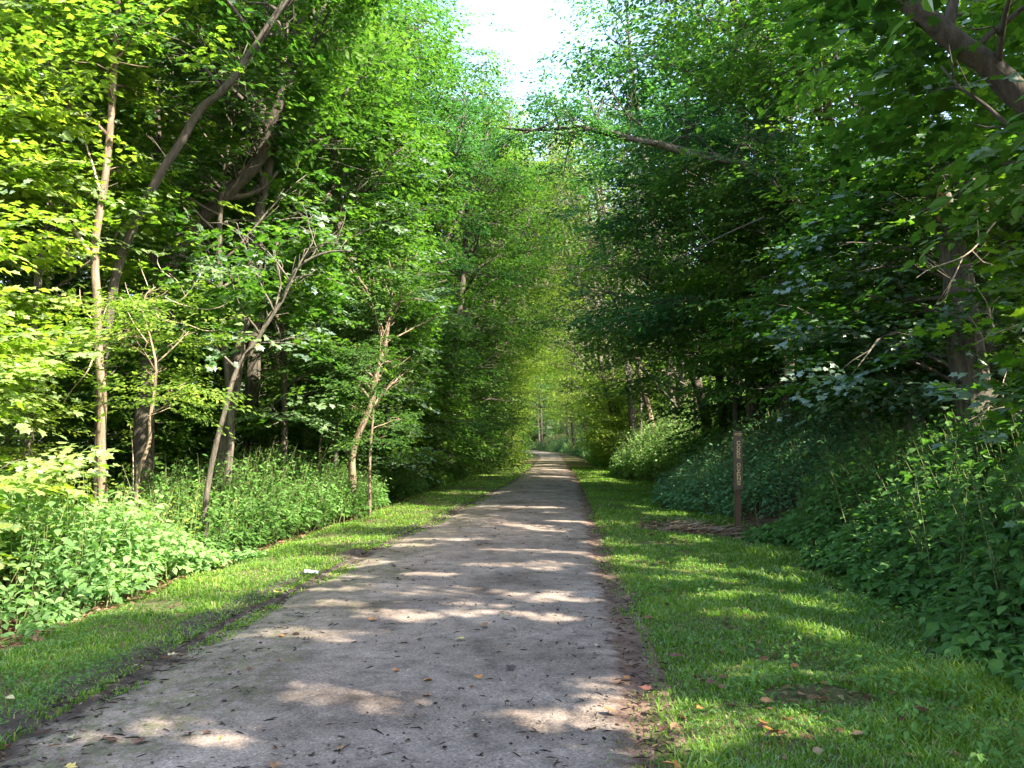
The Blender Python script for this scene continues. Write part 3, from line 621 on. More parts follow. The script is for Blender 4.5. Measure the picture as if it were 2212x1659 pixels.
FALL = [(408,1583,'red',.11,'crumpled dark red leaf, upper of two side by side low on the path at left'), (447,1582,'red',.09,'smaller dark red leaf just right of another near the bottom left of the path'),
 (240,1597,'red',.13,'dark red leaf lying farthest left on the gravel'), (300,1600,'red',.12,'torn dark red leaf near the bottom left corner of the path'), (475,1594,'orange',.06,'small rust leaf right of the dark red pair'),
 (538,1445,'red',.07,'small red leaf on the gravel near the mossy left edge'), (605,1425,'brown',.09,'tan leaf on grey gravel left of the middle of the path'), (735,1615,'orange',.09,'rust leaf close to the bottom of the picture, left of centre'),
 (593,1655,'brown',.10,'brown leaf cut by the bottom edge of the picture'), (858,1447,'orange',.09,'bright orange leaf left of another orange leaf mid path'), (923,1468,'orange',.10,'bright orange leaf above a curled brown one mid path'),
 (925,1500,'brown',.10,'curled brown leaf right below the bright orange one'), (910,1523,'brown',.08,'brown leaf lying nearest the large sunlit patch'), (993,1380,'yellow',.13,'large yellow maple leaf in the middle of the path'),
 (1035,1462,'orange',.09,'orange leaf right of centre on shaded gravel'), (1043,1350,'brown',.13,'tan brown leaf on the gravel below the wide band of dapples'), (1087,1332,'green',.10,'fresh green leaf lying on the gravel'),
 (1105,1443,'dark',.12,'blackish wet leaf right of centre on the path'), (808,1337,'orange',.13,'orange leaf in the sunlit dapples at left'), (813,1318,'red',.11,'dark leaf just beyond the orange one in the dapples'),
 (606,1425,'brown',.05,'small brown flake beside the tan leaf'), (650,1327,'dark',.16,'dark curled leaf on the gravel under the mossy edge'), (607,1372,'orange',.10,'orange leaf beside the moss at left'),
 (563,1372,'red',.10,'reddish leaf at the inner edge of the moss'), (155,1655,'yellow',.10,'yellow leaf cut by the bottom edge at far left'), (153,1590,'cream',.09,'cream leaf at the muddy left edge'),
 (377,1413,'cream',.13,'pale yellow leaf on moss by the dark rut'), (600,1278,'yellow',.14,'yellow leaf on the grass edge at left'), (22,1512,'cream',.10,'cream leaf on the grass at the far left edge'),
 (850,1222,'dark',.14,'dark leaf on the far gravel at left'), (660,1382,'dark',.10,'dark leaf right of the orange one by the moss'), (1003,1400,'brown',.07,'small tan leaf below the large yellow maple leaf'),
 (1390,1490,'red',.13,'dark red leaf on the bare soil at the right edge'), (1465,1420,'red',.16,'reddish brown leaf on the right verge grass'), (1320,1535,'brown',.14,'long brown leaf at the right edge of the gravel'),
 (1342,1600,'brown',.09,'brown leaf on soil low at the right edge'), (1510,1535,'orange',.07,'small orange leaf on the sunlit right verge'), (1700,1570,'orange',.14,'upright orange leaf on the grass at right'),
 (1672,1590,'orange',.16,'broad orange leaf lying flat on the grass at right'), (1650,1575,'orange',.09,'round orange leaf beside the broad one on the grass'), (1432,1580,'red',.12,'dark red leaf on the right verge soil'),
 (1535,1480,'red',.13,'dark leaf in the grass left of the sunlit spot'), (1305,1568,'brown',.06,'small brown leaf on the gravel at lower right'), (1590,1550,'cream',.05,'tiny pale leaf on the right verge')]
SEEN = []
for i, (px, py, c, s, lab) in enumerate(FALL):
    rr = ray(px, py); k = (0.045 - EYE) / rr[2]; p = rr * k
    v, f = fallen_leaf_mesh(i, i % 3 != 1)
    x, y = p[0], p[1]; z = .045 if Lx(y) < x < Rx(y) else float(H(x, y)) + .06
    me = tri_mesh('fallen_leaf', v * s * .66, f)
    o = link('fallen_leaf', me, FC[c]); o.location = (x, y, z)
    o.rotation_euler = (r.normal(0, .18), r.normal(0, .18), r.uniform(0, 6.28))
    tag(o, lab, 'fallen leaf', 'fallen leaves on the path and its verges')
# a scrap of white paper on the verge
rr = ray(672, 1236); k = (.06 - EYE) / rr[2]; p = rr * k
bmv = []; 
gv = np.array([[i / 4 - .5, j / 3 - .5, 0] for i in range(5) for j in range(4)]) * np.array([.16, .07, 1]); gv[:, 2] = .018 * np.sin(np.arange(20) * 2.3) + .02
gf = np.array([[i * 4 + j, (i + 1) * 4 + j, (i + 1) * 4 + j + 1, i * 4 + j + 1] for i in range(4) for j in range(3)])
o = link('paper_scrap', tri_mesh('paper_scrap', gv, gf), flat_mat('white_paper', (.7, .72, .75), (.8, .8, .8))); o.location = (p[0], p[1], float(H(p[0], p[1])) + .05); o.rotation_euler = (.2, .1, .3)
tag(o, 'crumpled white scrap of paper lying on the left grass verge', 'paper scrap')

# ------------------------------------------------------------------ the sign
def wood_paint(name, c):
    m, nt, n, l = newmat(name); tc = N(nt, 'ShaderNodeTexCoord'); mp = N(nt, 'ShaderNodeMapping'); mp.inputs['Scale'].default_value = (30, 30, 3); l.new(tc.outputs['Object'], mp.inputs[0])
    q = N(nt, 'ShaderNodeTexNoise'); q.inputs['Scale'].default_value = 2; q.inputs['Detail'].default_value = 6; l.new(mp.outputs[0], q.inputs[0])
    rp = ramp(nt, [(.3, tuple(a * .75 for a in c)), (.7, tuple(a * 1.2 for a in c))]); l.new(q.outputs[0], rp.inputs[0])
    b = N(nt, 'ShaderNodeBsdfPrincipled'); b.inputs['Roughness'].default_value = .6; l.new(rp.outputs[0], b.inputs['Base Color'])
    bp = N(nt, 'ShaderNodeBump'); bp.inputs['Strength'].default_value = .3; bp.inputs['Distance'].default_value = .004; l.new(q.outputs[0], bp.inputs['Height']); l.new(bp.outputs[0], b.inputs['Normal'])
    o = N(nt, 'ShaderNodeOutputMaterial'); l.new(b.outputs[0], o.inputs[0]); return m
def box_mesh(name, sx, sy, sz, bev=.004):
    import bmesh
    bm = bmesh.new(); bmesh.ops.create_cube(bm, size=1); bmesh.ops.scale(bm, vec=(sx, sy, sz), verts=bm.verts)
    bmesh.ops.bevel(bm, geom=bm.edges[:], offset=bev, segments=2, affect='EDGES'); me = bpy.data.meshes.new(name); bm.to_mesh(me); bm.free(); return me
DS = 16.2
sb = P(1594, 1130, DS); gz = float(H(sb[0], sb[1])); pxm = DS / FPX * 2212 / 1024
pxm = DS / FPX * 1024 / 2212
top = P(1595, 931, DS)[2]; bot = P(1595, 1058, DS)[2]
SG = empty('trail_sign', (sb[0], sb[1], gz), R_(5)); SG.rotation_euler = (0, R_(.7), R_(4))
tag(SG, 'tall narrow brown wooden trail sign with yellow lettering reading COKE OVENS', 'sign')
m_br = wood_paint('brown_sign_paint', (.12, .078, .055)); m_po = wood_paint('weathered_post_wood', (.105, .055, .03)); m_ye = wood_paint('yellow_lettering', (.80, .58, .22))
PW = 18.6 * pxm; PH = top - bot
po = link('post', box_mesh('post', PW * .62, .09, bot + .6 - gz + .3), m_po, SG); po.location = (.012, .045, (bot + .6 - gz - .3) / 2)
pa = link('panel', box_mesh('panel', PW, .045, PH), m_br, SG); pa.location = (0, -.028, (top + bot) / 2 - gz)
# lettering: raised strokes on the front of the panel
GL = {'C': [[(1,.82),(.72,1),(.28,1),(0,.75),(0,.25),(.28,0),(.72,0),(1,.18)]], 'O': [[(.3,0),(.7,0),(1,.28),(1,.72),(.7,1),(.3,1),(0,.72),(0,.28),(.3,0)]],
      'K': [[(0,0),(0,1)],[(1,1),(0,.42)],[(.33,.6),(1,0)]], 'E': [[(1,1),(0,1),(0,0),(1,0)],[(0,.5),(.8,.5)]], 'V': [[(0,1),(.5,0),(1,1)]],
      'N': [[(0,0),(0,1),(1,0),(1,1)]], 'S': [[(1,.85),(.72,1),(.28,1),(0,.8),(.1,.58),(.9,.42),(1,.2),(.72,0),(.28,0),(0,.15)]]}
def strokes(name, polys, w):
    vs, fs = [], []
    for pl in polys:
        for (a, b) in zip(pl[:-1], pl[1:]):
            a = np.array(a, float); b = np.array(b, float); d = (b - a) / np.linalg.norm(b - a); a = a - d * w * .45; b = b + d * w * .45; q = np.array([-d[1], d[0]]) * w / 2
            n0 = len(vs)
            for yy in (-.004, .0): 
                for c in (a - q, b - q, b + q, a + q): vs.append((c[0], yy - .0004 * (n0 % 5), c[1]))
            fs += [[n0, n0+1, n0+2, n0+3], [n0+4, n0+7, n0+6, n0+5]] + [[n0+i, n0+4+i, n0+4+(i+1)%4, n0+(i+1)%4] for i in range(4)]
    return tri_mesh(name, np.array(vs), np.array(fs))
def rel(py): return P(1595, py, DS)[2] - (top + bot) / 2
lw, lh = .052, (P(1595, 0, DS)[2] - P(1595, 14.6, DS)[2])
for ch, py in zip('COKEOVENS', (957.5, 974, 991.5, 1009, 1029.5+3, 1048-1, 0, 0, 0)):
    pass
s0 = 1075.0; # rows measured in a 300-px crop of the photograph (5.53 px per source px)
rows = {'C': 449, 'O': 512, 'K': 572, 'E': 627, 'O2': 748, 'V': 812, 'E2': 870, 'N': 929, 'S': 990}
for key, cy_ in rows.items():
    zc = rel((1000 + cy_ / 5.53) * 2212 / 2500); g = GL[key[0]]; hh = (45 / 5.53) * 2212 / 2500 * pxm
    polys = [[((u - .5) * .058, (v - .5) * hh + zc) for u, v in pl] for pl in g]
    o = link('letter', strokes('letter', polys, 0.0115), m_ye, pa); o.location = (.006, -.0235, 0)
za = rel((1000 + 333 / 5.53) * 2212 / 2500)
ar = [[(-.055, .013), (.025, .013), (.025, .028), (.060, 0), (.025, -.028), (.025, -.013), (-.055, -.013), (-.055, .013)]]
o = link('arrow', strokes('arrow', [[(a, b + za) for a, b in ar[0]]], .008), m_ye, pa); o.location = (.006, -.0235, 0)

# ------------------------------------------------------------------ undergrowth beds
def bed(name, label, cat, group, r, x, y, h, nl=11, lsize=.10, mat='under', tpl='mid', tone=.45, stems=True, lean=(0, 0), bright=None, free=True):
    n = len(x); z = H(x, y); base = np.stack([x, y, z], 1)
    ln = r.normal(0, .16, (n, 2)) + np.asarray(lean); ln = ln * h[:, None]
    tip = base + np.stack([ln[:, 0], ln[:, 1], h], 1)
    u = .30 + .70 * (np.arange(nl)[None] + r.random((n, nl))) / nl; u = u ** .8
    az = (np.arange(nl) * 2.4)[None] + r.uniform(0, 6.28, (n, 1)) + r.normal(0, .4, (n, nl))
    pet = lsize * r.uniform(.2, 1.3, (n, nl)) * (1.25 - .7 * u)
    c = base[:, None] + (tip - base)[:, None] * u[..., None] + np.stack([np.cos(az) * pet, np.sin(az) * pet, r.normal(0, .02, (n, nl))], -1)
    fw = np.stack([np.cos(az), np.sin(az), r.normal(-.28, .25, (n, nl))], -1).reshape(-1, 3)
    K = len(fw); up = np.stack([r.normal(0, .32, K), r.normal(0, .32, K), np.ones(K)], 1)
    sz = lsize * r.uniform(.55, 1.3, (n, nl)) * (1.15 - .4 * u)
    M = frames(fw, up) * sz.reshape(-1)[:, None, None]
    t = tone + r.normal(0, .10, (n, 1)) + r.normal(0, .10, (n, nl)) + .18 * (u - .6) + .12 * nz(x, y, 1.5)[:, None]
    pos = c.reshape(-1, 3); t = t.reshape(-1)
    if free:
        ok = (pos[:, 0] > Rx(pos[:, 1]) + .7) | (pos[:, 0] < Lx(pos[:, 1]) - .35)
        ok &= ~((np.abs(pos[:, 0] - (sb[0] * pos[:, 1] / DS)) < .22 + .0 * pos[:, 1]) & (pos[:, 1] < DS - .0) & (pos[:, 1] > 13.0) & (pos[:, 2] > .0))
        pos, M, t = pos[ok], M[ok], t[ok]
    o0 = np.array([x.mean(), y.mean(), float(H(x.mean(), y.mean()))])
    STAT['leaves'] += len(pos)
    root = empty(name, o0); tag(root, label, cat, group)
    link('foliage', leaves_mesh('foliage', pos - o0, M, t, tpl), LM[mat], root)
    if stems:
        w = .004 + .00018 * y; k = r.random(n) < .9
        b = base[k]; e = tip[k]; ww = w[k][:, None]; m_ = (b + e) / 2 + r.normal(0, .01, b.shape)
        V = []
        for a in (0, 2.1, 4.2):
            dv = np.array([math.cos(a), math.sin(a), 0]) * ww; V += [b + dv, m_ + dv * .8, e + dv * .35]
        V = np.stack(V, 1); F = []
        for i in range(3):
            j = (i + 1) % 3
            for s_ in (0, 1): F.append([i*3 + s_, j*3 + s_, j*3 + s_ + 1, i*3 + s_ + 1])
        F = np.array(F)[None] + (np.arange(len(b)) * 9)[:, None, None]
        tag(link('stem', tri_mesh('stem', V.reshape(-1, 3) - o0, F.reshape(-1, 4)), BM['stem'], root), kind='stuff')
    return root
def zone(r, n, x0, x1, y0, y1, p=.0):
    y = r.uniform(y0, y1, n); x = x0(y) + (x1(y) - x0(y)) * r.random(n); return x, y
def BL(name, label, n, w0, w1, y0, y1, hmax, seed, ends=.8, thin=False, **kw):
    """bed left of the path, from w0 to w1 metres beyond the verge"""
    r = np.random.default_rng(seed); x, y = zone(r, n, lambda q: Bx(q) - w1, lambda q: Bx(q) - w0 + .45 * nz(q, q, 1.9), y0, y1)
    if thin: k = (y > 9.2) | (r.random(n) < .38); x, y = x[k], y[k]; n = len(x)
    d = (Bx(y) - w0 - x); e = np.minimum(y - y0, y1 - y)
    h = hmax * (.26 + .74 * sst(d / 1.5) ** .8) * (.22 + .78 * sst(e / ends) ** .7) * (1 + .26 * nz(x, y, 1.3)) * r.uniform(.65, 1.12, n)
    return bed(name, label, 'undergrowth', 'leafy beds left of the path', r, x, y, h, lean=(.22, -.1), **kw)
def BR(name, label, n, w0, w1, y0, y1, hmax, seed, ends=.8, **kw):
    r = np.random.default_rng(seed); x, y = zone(r, n, lambda q: Fx(q) + w0 + .25 * nz(q, q, 1.3), lambda q: Fx(q) + w1, y0, y1)
    d = (x - Fx(y) - w0); e = np.minimum(y - y0, y1 - y)
    h = hmax * (.25 + .75 * sst(d / 1.4) ** .8) * (.22 + .78 * sst(e / ends) ** .7) * (1 + .26 * nz(x, y, 1.3)) * r.uniform(.65, 1.12, n)
    return bed(name, label, 'undergrowth', 'leafy beds right of the path', r, x, y, h, lean=(-.28, -.15), **kw)
def mound(label, grp, cx, cy, rx, ry, hmax, n, seed, lean=(-.2, -.15), name='leafy_bush', **kw):
    r = np.random.default_rng(seed); a = r.uniform(0, 6.28, n); q = np.sqrt(r.random(n)); x = cx + rx * q * np.cos(a) * (1 + .12 * np.sin(3 * a + seed)); y = cy + ry * q * np.sin(a)
    h = hmax * (.12 + .88 * (1 - q * q) ** .6) * (1 + .20 * nz(x, y, 1.5, seed)) * r.uniform(.75, 1.12, n)
    return bed(name, label, 'undergrowth', grp, r, x, y, h, lean=lean, **kw)
ML = 'leafy beds left of the path'; MR = 'leafy beds right of the path'
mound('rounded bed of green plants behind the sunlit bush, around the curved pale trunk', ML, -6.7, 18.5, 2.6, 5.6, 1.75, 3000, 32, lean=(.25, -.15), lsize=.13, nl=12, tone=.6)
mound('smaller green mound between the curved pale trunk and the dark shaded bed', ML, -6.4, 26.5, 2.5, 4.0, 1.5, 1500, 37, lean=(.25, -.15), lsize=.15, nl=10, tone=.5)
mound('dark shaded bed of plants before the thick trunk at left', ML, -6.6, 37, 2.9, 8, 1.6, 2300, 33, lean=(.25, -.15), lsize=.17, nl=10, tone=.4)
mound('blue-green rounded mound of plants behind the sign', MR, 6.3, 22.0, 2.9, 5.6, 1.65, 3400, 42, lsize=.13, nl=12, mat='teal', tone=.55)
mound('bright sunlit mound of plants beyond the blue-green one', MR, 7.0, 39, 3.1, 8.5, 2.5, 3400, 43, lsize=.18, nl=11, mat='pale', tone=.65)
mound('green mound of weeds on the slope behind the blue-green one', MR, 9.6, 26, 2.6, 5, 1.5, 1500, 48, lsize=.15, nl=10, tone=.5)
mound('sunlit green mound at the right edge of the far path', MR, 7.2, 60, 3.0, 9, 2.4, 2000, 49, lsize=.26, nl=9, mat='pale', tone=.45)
BL('leafy_bush', 'sunlit pale green bush of broad leaves at the left edge of the path', 2100, .0, 5.0, 7.3, 12.2, 1.55, 31, tpl='ovate', lsize=.125, nl=13, tone=.6, mat='pale', thin=True, ends=2.0)
BL('leafy_bush', 'yellow-lit weeds at the foot of the thick dark trunk', 500, -.1, 1.5, 44, 52, 1.3, 34, lsize=.16, nl=9, mat='bright', tone=.6)
BL('leafy_bush', 'far shaded bed of plants left of the path near its vanishing point', 2000, -.4, 6, 56, 110, 1.7, 35, lsize=.26, nl=8, tone=.45)
BL('leafy_bush', 'dark low plants at the bottom left corner over brown litter', 330, .5, 4.5, 4.6, 7.4, .55, 36, lsize=.10, nl=8, tone=.35, tpl='ovate')
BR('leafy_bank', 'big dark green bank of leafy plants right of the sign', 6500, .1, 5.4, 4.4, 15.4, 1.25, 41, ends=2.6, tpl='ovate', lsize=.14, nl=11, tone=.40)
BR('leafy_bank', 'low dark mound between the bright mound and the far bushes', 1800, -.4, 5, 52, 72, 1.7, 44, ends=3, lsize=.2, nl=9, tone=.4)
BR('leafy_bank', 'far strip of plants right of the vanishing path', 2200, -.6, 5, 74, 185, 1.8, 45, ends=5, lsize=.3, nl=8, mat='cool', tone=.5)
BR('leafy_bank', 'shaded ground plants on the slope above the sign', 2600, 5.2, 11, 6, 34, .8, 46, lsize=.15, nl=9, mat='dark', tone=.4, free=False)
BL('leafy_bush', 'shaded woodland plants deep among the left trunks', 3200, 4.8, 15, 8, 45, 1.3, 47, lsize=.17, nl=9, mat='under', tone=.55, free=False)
for (lab, grp, side_, y0, y1, w0, w1, n, seed) in [('scattered tall thin-leaved weeds rising above the dark green bank', MR, 1, 5.5, 16, .3, 4.5, 140, 51), ('tall thin weeds sticking out of the sunlit bush at left', ML, -1, 8.5, 13, .4, 4.5, 70, 52)]:
    q = np.random.default_rng(seed); y = q.uniform(y0, y1, n); d = q.uniform(w0, w1, n); x = (Fx(y) + d) if side_ > 0 else (Bx(y) - d)
    bed('tall_weeds', lab, 'weeds', grp, q, x, y, q.uniform(.9, 1.75, n), nl=16, lsize=.075, tone=.7, lean=(-.1 * side_, 0), mat='bright' if side_ < 0 else 'mid')
# taller weeds in the grass at right
for i, (px, py, d, n, h, lab) in enumerate([(1800,1440,5.5,26,.28,'tuft of tall leafy weeds at the sunny spot in the right verge'), (2000,1500,5.0,34,.30,'loose tuft of narrow-leaved weeds low at the right'),
        (1720,1500,5.0,16,.2,'small leafy weed by the bare patch in the right verge'), (2100,1620,4.3,30,.25,'weeds in the bottom right corner'), (1900,1340,7,40,.3,'tall grass-like weeds below the dark green bank'), (1500,1280,9,14,.14,'small clump of weeds midway along the right verge')]):
    q = np.random.default_rng(60 + i); p = ray(px, py); k = -EYE / p[2]; p = p * k
    x = q.normal(p[0], .3, n); y = q.normal(p[1], .25, n)
    bed('weed_tuft', lab, 'weeds', 'weed tufts in the right verge', q, x, y, h * q.uniform(.6, 1.2, n), nl=9, lsize=.055, tone=.6, lean=(0, 0), free=False, stems=False)

# ------------------------------------------------------------------ trees
def on_ground(p): return np.array([p[0], p[1], float(H(p[0], p[1])) - .08])
def PT(d, *pp): 
    """trunk points from the picture at one distance (or per-point distances)"""
    return [P(a[0], a[1], a[2] if len(a) > 2 else d) for a in pp]
LG = 'trees in the wood left of the path'; RG = 'trees on the bank right of the path'
def ftree(label, grp, d, pts, r0, seed, name='tree', **kw):
    if d > 16.2 and kw.get('spr', 'mid') == 'mid' and not kw.get('nocorr'):
        kw.update(spr='bough', clump=True, scale=.95 + d / 110, limbs=int(kw.get('limbs', 20) * .75), llen=kw.get('llen', 3) * 1.15)
    q = PT(d, *pts); base = on_ground(q[0] if q[0][2] > H(q[0][0], q[0][1]) - 1 else q[0])
    return tree(name, label, 'tree', grp, base, q[1:] if abs(q[0][2] - base[2]) < .8 else q, r0, seed, **kw)
def twigs(root, mat, specs, d, r):
    o = np.array(root.location)
    for pts, w in specs:
        tb = Tubes()
        q = smooth_path(np.array([P(a, b, d + r.normal(0, .08)) for a, b in pts]), max(6, len(pts) * 4)) - o
        tb.add(q, np.linspace(w, w * .35, len(q)), 6, .06, r)
        tb.build('dead_branch', mat, root)
rr_ = np.random.default_rng(5)
# ---- left side
t = ftree('slender pale sunlit tree rising straight behind the bright bush at left, with dead curly twigs', LG, 13, [(222,1100),(220,950),(222,850),(214,760),(212,650),(205,540),(222,430),(238,300),(250,170),(262,0),(270,-300)], .052, 101,
          bark='pale', leafm='bright', spr='maple', tpl='maple', limbs=11, t0=.5, llen=2.0, tone=.6, nseg=40, dens=.7)
twigs(t, BM['dead'], [([(205,560),(140,470),(60,390),(0,325),(-60,270)], .035), ([(215,410),(195,340),(165,260),(130,200)], .025),
    ([(212,690),(250,640),(300,668),(350,672),(400,640),(430,600),(437,560)], .016), ([(300,668),(345,690),(400,700),(450,715),(490,710)], .012), ([(350,640),(400,660),(450,668),(490,655),(500,640)], .012),
    ([(215,700),(190,680),(175,650),(172,620)], .012), ([(250,640),(232,660),(222,690),(225,705)], .012), ([(345,690),(330,660),(320,620),(305,580),(300,560)], .010), ([(300,668),(280,640),(270,610)], .008),
    ([(430,620),(415,600),(410,565)], .008), ([(400,640),(385,610),(365,590)], .008), ([(205,760),(190,800),(150,850),(120,900)], .014), ([(212,640),(190,655),(165,658)], .010), ([(370,600),(350,585),(340,560),(355,540)], .009)], 13, rr_)
t = ftree('thin crooked sunlit sapling with bare lower stem beside the slender pale tree', LG, 12.2, [(290,1090),(297,1010),(315,960),(318,900),(330,840),(335,760),(318,700),(300,640)], .035, 102, name='sapling', bark='pale', leafm='bright', spr='fine', limbs=7, t0=.55, llen=.9, tone=.6, rtop=.008)
twigs(t, BM['dead'], [([(288,1060),(287,980),(282,920)], .010), ([(318,900),(345,890),(368,880)], .008), ([(318,740),(290,700),(275,670)], .010)], 12.2, rr_)
ftree('leaning slim tree with brown bark curving right over the bed of plants', LG, 14, [(445,1080),(455,1010),(480,900),(512,790),(560,715),(600,650),(640,570),(690,540),(760,535)], .042, 103, bark='grey', leafm='mid', spr='maple', tpl='maple', limbs=14, t0=.5, llen=1.8, nseg=36, tone=.5, rtop=.015)
ftree('pale straight trunk leaning right behind the curving slim tree', LG, 17, [(470,1060),(495,900),(520,720),(540,560),(562,420),(580,330),(600,150),(610,-150)], .13, 104, bark='grey', leafm='mid', limbs=18, t0=.5, llen=3.2, nseg=30)
ftree('large leaning tree whose grey trunk crosses the upper left towards the sky', LG, 13.6, [(215,1000),(230,720),(262,560),(300,470),(352,370),(400,300),(435,240),(490,195),(540,130),(590,60),(640,-10),(700,-160),(760,-400)], .062, 105, bark='dark', leafm='mid', spr='maple', tpl='maple', limbs=18, t0=.6, llen=3.0, nseg=44, rtop=.035, tone=.5, dens=.8)
t = ftree('thick old dark tree with a broken stub and one dark limb reaching up right', LG, 16.5, [(310,1010),(315,850),(330,740),(350,620),(385,540),(430,480),(500,410),(560,350),(600,250),(640,100),(680,-200)], .17, 106, bark='dark', leafm='mid', limbs=18, t0=.55, llen=4, nseg=40, rtop=.05)
tb = Tubes(); o0 = np.array(t.location); q = np.array(PT(16.5, (345,650),(325,560),(335,440),(340,330),(330,100),(320,-200))) - o0
tb.add(smooth_path(q, 16), np.linspace(.11, .04, 16), 9, .05, rr_); q = np.array(PT(16.5, (480,430),(520,425),(570,405),(600,370))) - o0; tb.add(smooth_path(q, 8), np.linspace(.07, .03, 8), 6); tb.build('limb', BM['dark'], t)
ftree('curved pale trunk standing in the green bed left of the path', LG, 19, [(762,1040),(760,985),(775,930),(795,880),(805,820),(822,760),(835,690),(842,620)], .09, 107, bark='pale', leafm='mid', spr='maple', tpl='mid', limbs=16, t0=.45, llen=2.2, nseg=30, tone=.55, rtop=.012)
ftree('thick dark trunk at the left grass edge with sunlit right side', LG, 47, [(1045,1010),(1052,930),(1062,860),(1065,760),(1060,600),(1050,400),(1040,200)], .30, 108, bark='dark', leafm='mid', limbs=30, t0=.16, llen=4.2, side=0.0, tone=.55, scale=1.4, step=.6)
ftree('dark trunk leaning right in the shade before the thick trunk', LG, 34, [(930,980),(955,920),(965,850),(985,740),(1000,600),(1010,400),(1000,200)], .18, 109, bark='dark', leafm='mid', limbs=30, t0=.15, llen=3.4, side=0.2, tone=.4, scale=1.2, step=.55)
for i, (lab, d, pts, r0, bk) in enumerate([
    ('straight dark trunk, thickest behind the curving slim tree', 24, [(568,980),(568,860),(572,700),(572,560),(580,400),(590,200),(600,-100)], .22, 'dark'),
    ('slim trunk with sunlit lower part right of the thickest dark one', 22, [(582,960),(592,880),(600,800),(604,640),(612,480),(620,300),(625,0)], .10, 'pale'),
    ('tall slim trunk sunlit in patches left of the curving slim tree', 25, [(395,1000),(403,800),(412,650),(416,520),(424,420),(430,250),(430,-50)], .13, 'grey'),
    ('slim dark trunk in the shade between the tall slim trunks', 27, [(478,1000),(482,820),(487,650),(490,500),(488,400),(480,200),(490,-50)], .12, 'dark'),
    ('thin dark trunk behind the thick old tree', 27, [(395,1000),(392,820),(388,640),(395,520),(392,380),(385,150),(380,-100)], .14, 'grey'),
    ('slim trunk seen through leaves above the curved pale trunk', 27, [(715,1000),(712,860),(706,700),(715,500),(720,300),(740,50)], .14, 'grey'),
    ('slender trunk with light bark at the far left behind yellow leaves', 22, [(140,1000),(132,850),(140,650),(150,450),(155,250),(165,0)], .12, 'grey'),
    ('dark upright stem high up left of the sky gap', 30, [(845,990),(840,800),(815,600),(790,380),(780,200),(775,0)], .15, 'dark'),
    ('pole-like trunk deep in the shade left of the thick grass-edge trunk', 33, [(905,980),(900,800),(890,600),(880,400),(880,150)], .12, 'grey')]):
    ftree(lab, LG, d, pts, r0, 120 + i, bark=bk, leafm=['mid', 'mid', 'bright', 'mid', 'dark', 'mid', 'bright', 'mid', 'mid'][i], limbs=22, t0=.30, llen=3.0, tone=.5, step=.5)
# thin saplings
for i, (lab, d, pts) in enumerate([('thin bare sapling stem right of the curved pale trunk', 18.5, [(800,1000),(806,930),(812,860),(825,780),(830,720)]),
    ('thin pale sapling forking above the green bed at left', 20, [(690,990),(700,900),(735,800),(770,720),(775,640),(790,560)]),
    ('tiny sapling stem with few leaves in the shaded gap', 21, [(655,990),(662,930),(670,880),(668,820)])]):
    ftree(lab, LG, d, pts, .03, 140 + i, name='sapling', bark='pale', leafm='mid', spr='fine', limbs=10, t0=.35, llen=1.2, rtop=.008, nseg=16)

# ---- right side
ftree('slim leaning trunk with sunlit bark above the bright mound at right', RG, 42, [(1412,935),(1400,880),(1385,820),(1372,770),(1362,720),(1350,640),(1335,520)], .16, 201, bark='pale', leafm='mid', limbs=22, t0=.35, llen=3.2, side=PI, tone=.6, scale=1.3, step=.55)
ftree('dark trunk leaning left behind the blue-green mound', RG, 32, [(1525,900),(1505,830),(1470,740),(1440,670),(1425,560),(1400,400),(1370,200),(1350,0)], .19, 202, bark='dark', leafm='dark', limbs=28, t0=.25, llen=3.6, side=PI, tone=.5, step=.5)
ftree('brown upright trunk directly above the sign', RG, 24, [(1622,840),(1618,770),(1612,700),(1622,600),(1640,480),(1640,300),(1638,140),(1650,-100)], .15, 203, bark='grey', leafm='dark', limbs=24, t0=.25, llen=3.2, side=PI, tone=.55)
ftree('forked dark tree high above the sign with limbs spreading to the left', RG, 22, [(1700,840),(1690,600),(1670,380),(1650,220),(1640,140),(1600,60),(1570,-60),(1540,-300)], .20, 204, bark='dark', leafm='cool', spr='mid', limbs=26, t0=.35, llen=4.0, side=PI, tone=.45)
t = ftree('broken snag trunk with peeling bark and an orange wood scar at upper right', RG, 12.5, [(2105,900),(2088,760),(2078,620),(2062,530),(2035,430),(2008,350),(1985,300),(1962,268)], .24, 205, name='dead_tree', bark='grey', leafm='dark', limbs=3, t0=.3, llen=1.2, nseg=34, rtop=.09)
tb = Tubes(); o0 = np.array(t.location); q = np.array([P(2030,478,12.26), P(2036,440,12.25), P(2028,405,12.27)]) - o0; tb.add(smooth_path(q, 8), [.03, .07, .09, .10, .09, .07, .05, .02], 8, .05, rr_); tb.build('bark_scar', BM['peeled'], t)
tb = Tubes(); q = np.array([P(1972,292,12.45), P(1962,270,12.4), P(1955,250,12.4)]) - o0; tb.add(smooth_path(q, 6), [.10, .10, .08, .06, .04, .01], 7, .3, rr_); tb.build('splintered_top', BM['peeled'], t)
t = ftree('thick leaning limb crossing the upper right corner, bark lit in spots', RG, 6.6, [(2420,760),(2330,460),(2240,270),(2150,175),(2085,125),(2020,80),(1960,30),(1890,-15),(1780,-120),(1700,-260)], .10, 206, bark='dark', leafm='mid', spr='maple', tpl='maple', limbs=10, t0=.45, llen=1.8, nseg=36, rtop=.05, tone=.4)
tb = Tubes(); o0 = np.array(t.location); q = np.array(PT(6.6, (2040,95),(2048,50),(2062,-10),(2075,-90))) - o0; tb.add(smooth_path(q, 8), np.linspace(.06, .03, 8), 7, .04, rr_); tb.build('limb', BM['grey'], t)
